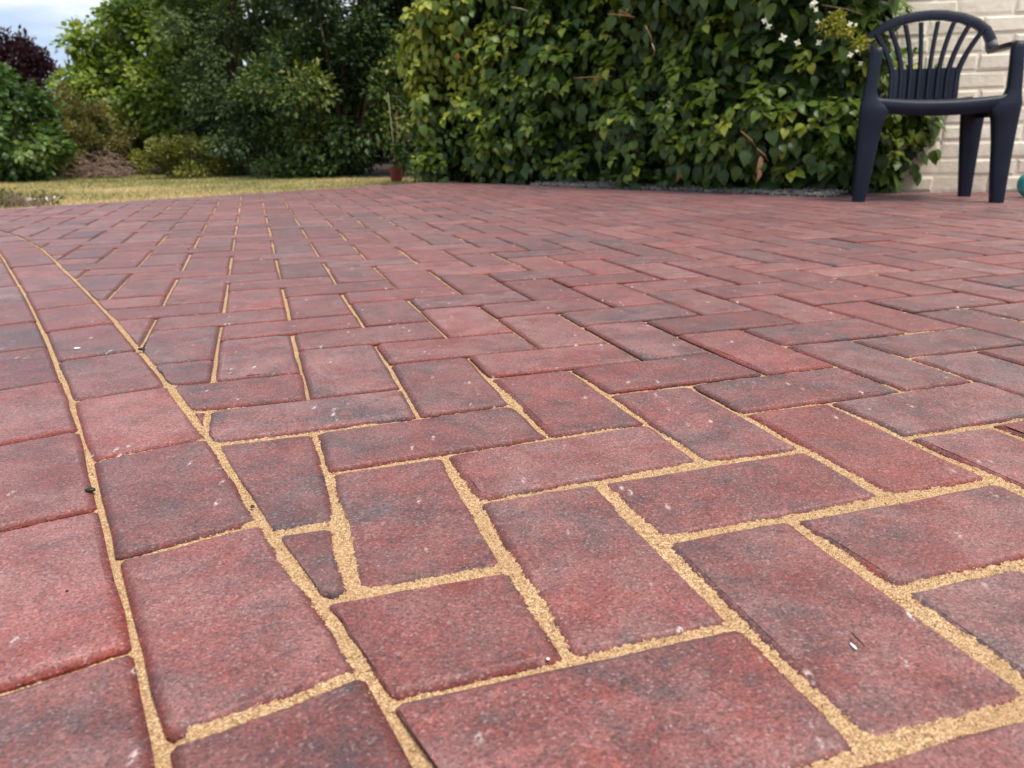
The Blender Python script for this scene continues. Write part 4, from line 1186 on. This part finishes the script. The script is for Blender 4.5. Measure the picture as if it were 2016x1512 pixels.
# seat: dished shell with a rolled front lip
m = MB(); nx, prof = 15, [(-0.232, -0.062), (-0.240, -0.045), (-0.240, -0.022), (-0.232, -0.007), (-0.214, 0.0), (-0.16, -0.004), (-0.06, -0.012), (0.05, -0.014), (0.13, -0.006), (0.165, 0.010)]
top = []
for y, dz in prof:
    hw = 0.262 - 0.05 * (y + 0.24) / 0.40
    for i in range(nx):
        t = -1 + 2 * i / (nx - 1)
        dish = 0.014 * (1 - t * t) if y > -0.236 else 0.010 * (1 - t * t)
        lip = 0.0 if y > -0.225 else (0.008 * (t * t))
        top.append(Vector((t * hw, y + 0.012 * t * t * (1 if y < -0.1 else 0), 0.443 + dz - dish + lip)))
fs = []; nr = len(prof)
for r in range(nr - 1):
    for i in range(nx - 1): a = r * nx + i; fs.append((a, a + 1, a + nx + 1, a + nx))
bot = [v + Vector((0, 0.004 if k < 3 * nx else 0, -0.005)) for k, v in enumerate(top)]
N = len(top)
fb = [tuple(N + i for i in reversed(f)) for f in fs]
rim = [i for i in range(nx)] + [r * nx + nx - 1 for r in range(1, nr)] + [(nr - 1) * nx + i for i in range(nx - 2, -1, -1)] + [r * nx for r in range(nr - 2, 0, -1)]
fr_ = [(rim[(i + 1) % len(rim)], rim[i], N + rim[i], N + rim[(i + 1) % len(rim)]) for i in range(len(rim))]
m.add(top + bot, fs + fb + fr_)
seat = m.obj('seat', M_CHAIR, chair, True, 60)
m = MB()
for s in (-1, 1):
    vs = [(s * 0.245, -0.20, 0.424), (s * 0.212, 0.16, 0.424), (s * 0.232, 0.16, 0.355), (s * 0.262, -0.20, 0.355)]
    vs2 = [(x - s * 0.005, y, z) for x, y, z in vs]
    m.add(vs + vs2, [(0, 1, 2, 3), (7, 6, 5, 4), (0, 4, 5, 1), (1, 5, 6, 2), (2, 6, 7, 3), (3, 7, 4, 0)])
m.obj('side_skirt', M_CHAIR, seat, False)
# back: arch rail
def back_y(z): return 0.165 + (z - 0.43) * 0.17
arch_o = [(-0.312, 0.640), (-0.302, 0.704), (-0.272, 0.752), (-0.222, 0.790), (-0.150, 0.818), (-0.07, 0.834), (0.0, 0.838), (0.07, 0.834), (0.150, 0.818), (0.222, 0.790), (0.272, 0.752), (0.302, 0.704), (0.312, 0.640)]
arch_i = [(-0.268, 0.632), (-0.260, 0.684), (-0.240, 0.722), (-0.198, 0.752), (-0.137, 0.776), (-0.066, 0.790), (0.0, 0.794), (0.066, 0.790), (0.137, 0.776), (0.198, 0.752), (0.240, 0.722), (0.260, 0.684), (0.268, 0.632)]
m = MB(); rings = []
for (xo, zo), (xi, zi) in zip(arch_o[1:-1], arch_i[1:-1]):
    xo, xi = xo * 0.94, xi * 0.94
    yo, yi = back_y(zo) - 0.0, back_y(zi)
    mx_, mz_ = (xo + xi) / 2, (zo + zi) / 2; my = back_y(mz_)
    rings.append([Vector((xo, yo - 0.006, zo)), Vector((mx_ * 1.0, my - 0.014, mz_)), Vector((xi, yi - 0.006, zi)), Vector((xi, yi + 0.022, zi)), Vector((xo, yo + 0.022, zo))])
m.loft(rings); back = m.obj('backrest', M_CHAIR, chair, True, 50)
# lower panel
m = MB(); rows = []
for z, hw in ((0.418, 0.140), (0.445, 0.143), (0.47, 0.146), (0.56, 0.148), (0.583, 0.150)):
    rows.append([Vector((t * hw, back_y(z) + 0.010 - 0.02 * t * t, z)) for t in np.linspace(-1, 1, 9)] + [Vector((t * hw, back_y(z) + 0.016 - 0.02 * t * t, z)) for t in np.linspace(1, -1, 9)])
m.loft(rows); m.obj('back_panel', M_CHAIR, back, True, 50)
xb = [-0.137, -0.098, -0.059, -0.020, 0.020, 0.059, 0.098, 0.137]
xt = [-0.226, -0.166, -0.102, -0.036, 0.036, 0.102, 0.166, 0.226]
for b0, t0 in zip(xb, xt):
    zt = 0.800 - 0.9 * t0 * t0 - 0.012
    rings = []
    for f in np.linspace(0, 1, 12):
        z = 0.448 + (zt - 0.448) * f
        g_ = max(0.0, (f - 0.30) / 0.70); x = b0 + (t0 - b0) * g_ ** 1.6
        hw = 0.0092 + 0.004 * abs(b0) / 0.137; y = back_y(z) - 0.02 * (x / 0.15) ** 2 * 0.3
        rings.append([Vector((x - hw, y + 0.003, z)), Vector((x - hw * 0.55, y - 0.005, z)), Vector((x + hw * 0.55, y - 0.005, z)), Vector((x + hw, y + 0.003, z)), Vector((x + hw, y + 0.009, z)), Vector((x - hw, y + 0.009, z))])
    m = MB(); m.loft(rings); m.obj('slat', M_CHAIR, back, True, 50)

# ------------------------------------------------------------------ small things
b = at(2034, 357, 3.36); r = 0.058
m = MB(); lathe(m, [(r * math.sin(math.pi * i / 20), -r * math.cos(math.pi * i / 20)) for i in range(1, 20)], 32)
ball = m.obj('ball', M_BALL); ball.location = (b[0], b[1], r - 0.001)
tag(ball, 'small glossy turquoise ball at the foot of the white wall', 'ball')

def on(u, v, z=0.0): g = ground(u, v, z); return (float(g[0]), float(g[1]), z)
seed_ = empty('seed_husk', on(279, 690)); tag(seed_, 'black seed husk with a stalk on the curved sand joint', 'debris')
o = stone('husk', 0.0032, M_DARK, seed_, 3, 0.7); o.location = (0, 0, 0.002); o.scale = (1.5, 0.9, 0.9)
m = MB(); m.tube([(0.002, 0.001, 0.003), (0.004, 0.003, 0.007), (0.0055, 0.004, 0.0105)], [0.0011, 0.0009, 0.0007], 5); m.obj('stalk', M_DARK, seed_)
o = stone('bud', 0.0035, M_DARK, None, 5, 0.6); o.location = on(178, 964, 0.0005); o.scale = (1.25, 0.8, 0.9); tag(o, 'dark dry bud in the joint between the two border courses', 'debris')
o = stone('crumb', 0.0018, M_DARK, None, 6, 0.6); o.location = on(497, 997, 0.0008); tag(o, 'tiny black crumb at a border paver corner beside the sand', 'debris')
o = stone('crumb', 0.0010, M_DARK, None, 9, 0.6); o.location = on(132, 1163, 0.0008); tag(o, 'tiny black crumb on the face of an outer border paver', 'debris')
o = stone('crumb', 0.0026, M_DARK, None, 10, 0.6); o.location = on(371, 490, 0.0015); tag(o, 'black crumb on a joint in the far part of the paving', 'debris')
o = stone('white_chip', 0.0040, M_WHITE, None, 7, 0.18); o.location = on(152, 685, 0.0008); o.scale = (1.15, 0.9, 1); tag(o, 'flat white chip on a grey border paver', 'chip')
o = stone('white_chip', 0.0010, M_WHITE, None, 8, 0.5); o.location = on(1079, 1297, 0.0007); tag(o, 'tiny white chip at the corner of a red half paver', 'chip')
tw = empty('bristle', on(1690, 1270)); tag(tw, 'short curved dark bristle lying on a paver beside a white scrape', 'bristle')
g0, g1, g2 = (np.array(on(*q)) - np.array(on(1690, 1270)) for q in ((1675, 1251), (1685, 1264), (1703, 1278)))
m = MB(); m.tube([Vector(g0) + Vector((0, 0, 0.0018)), Vector(g1) + Vector((0, 0, 0.0026)), Vector(g2) + Vector((0, 0, 0.0014))], [0.0003, 0.00055, 0.0003], 5); m.obj('shaft', M_DARK, tw)
g0, g1, g2 = (np.array(on(*q)) - np.array(on(1690, 1270)) for q in ((1671, 1262), (1680, 1272), (1689, 1281)))
o = stone('scrape_flake', 0.0030, M_WHITE, None, 12, 0.12); o.location = on(1680, 1272, 0.0006); o.scale = (1.1, 0.30, 1); o.rotation_euler = (0, 0, math.atan2(g2[1] - g0[1], g2[0] - g0[0]))
tag(o, 'thin white flake beside the dark bristle on a paver', 'chip')
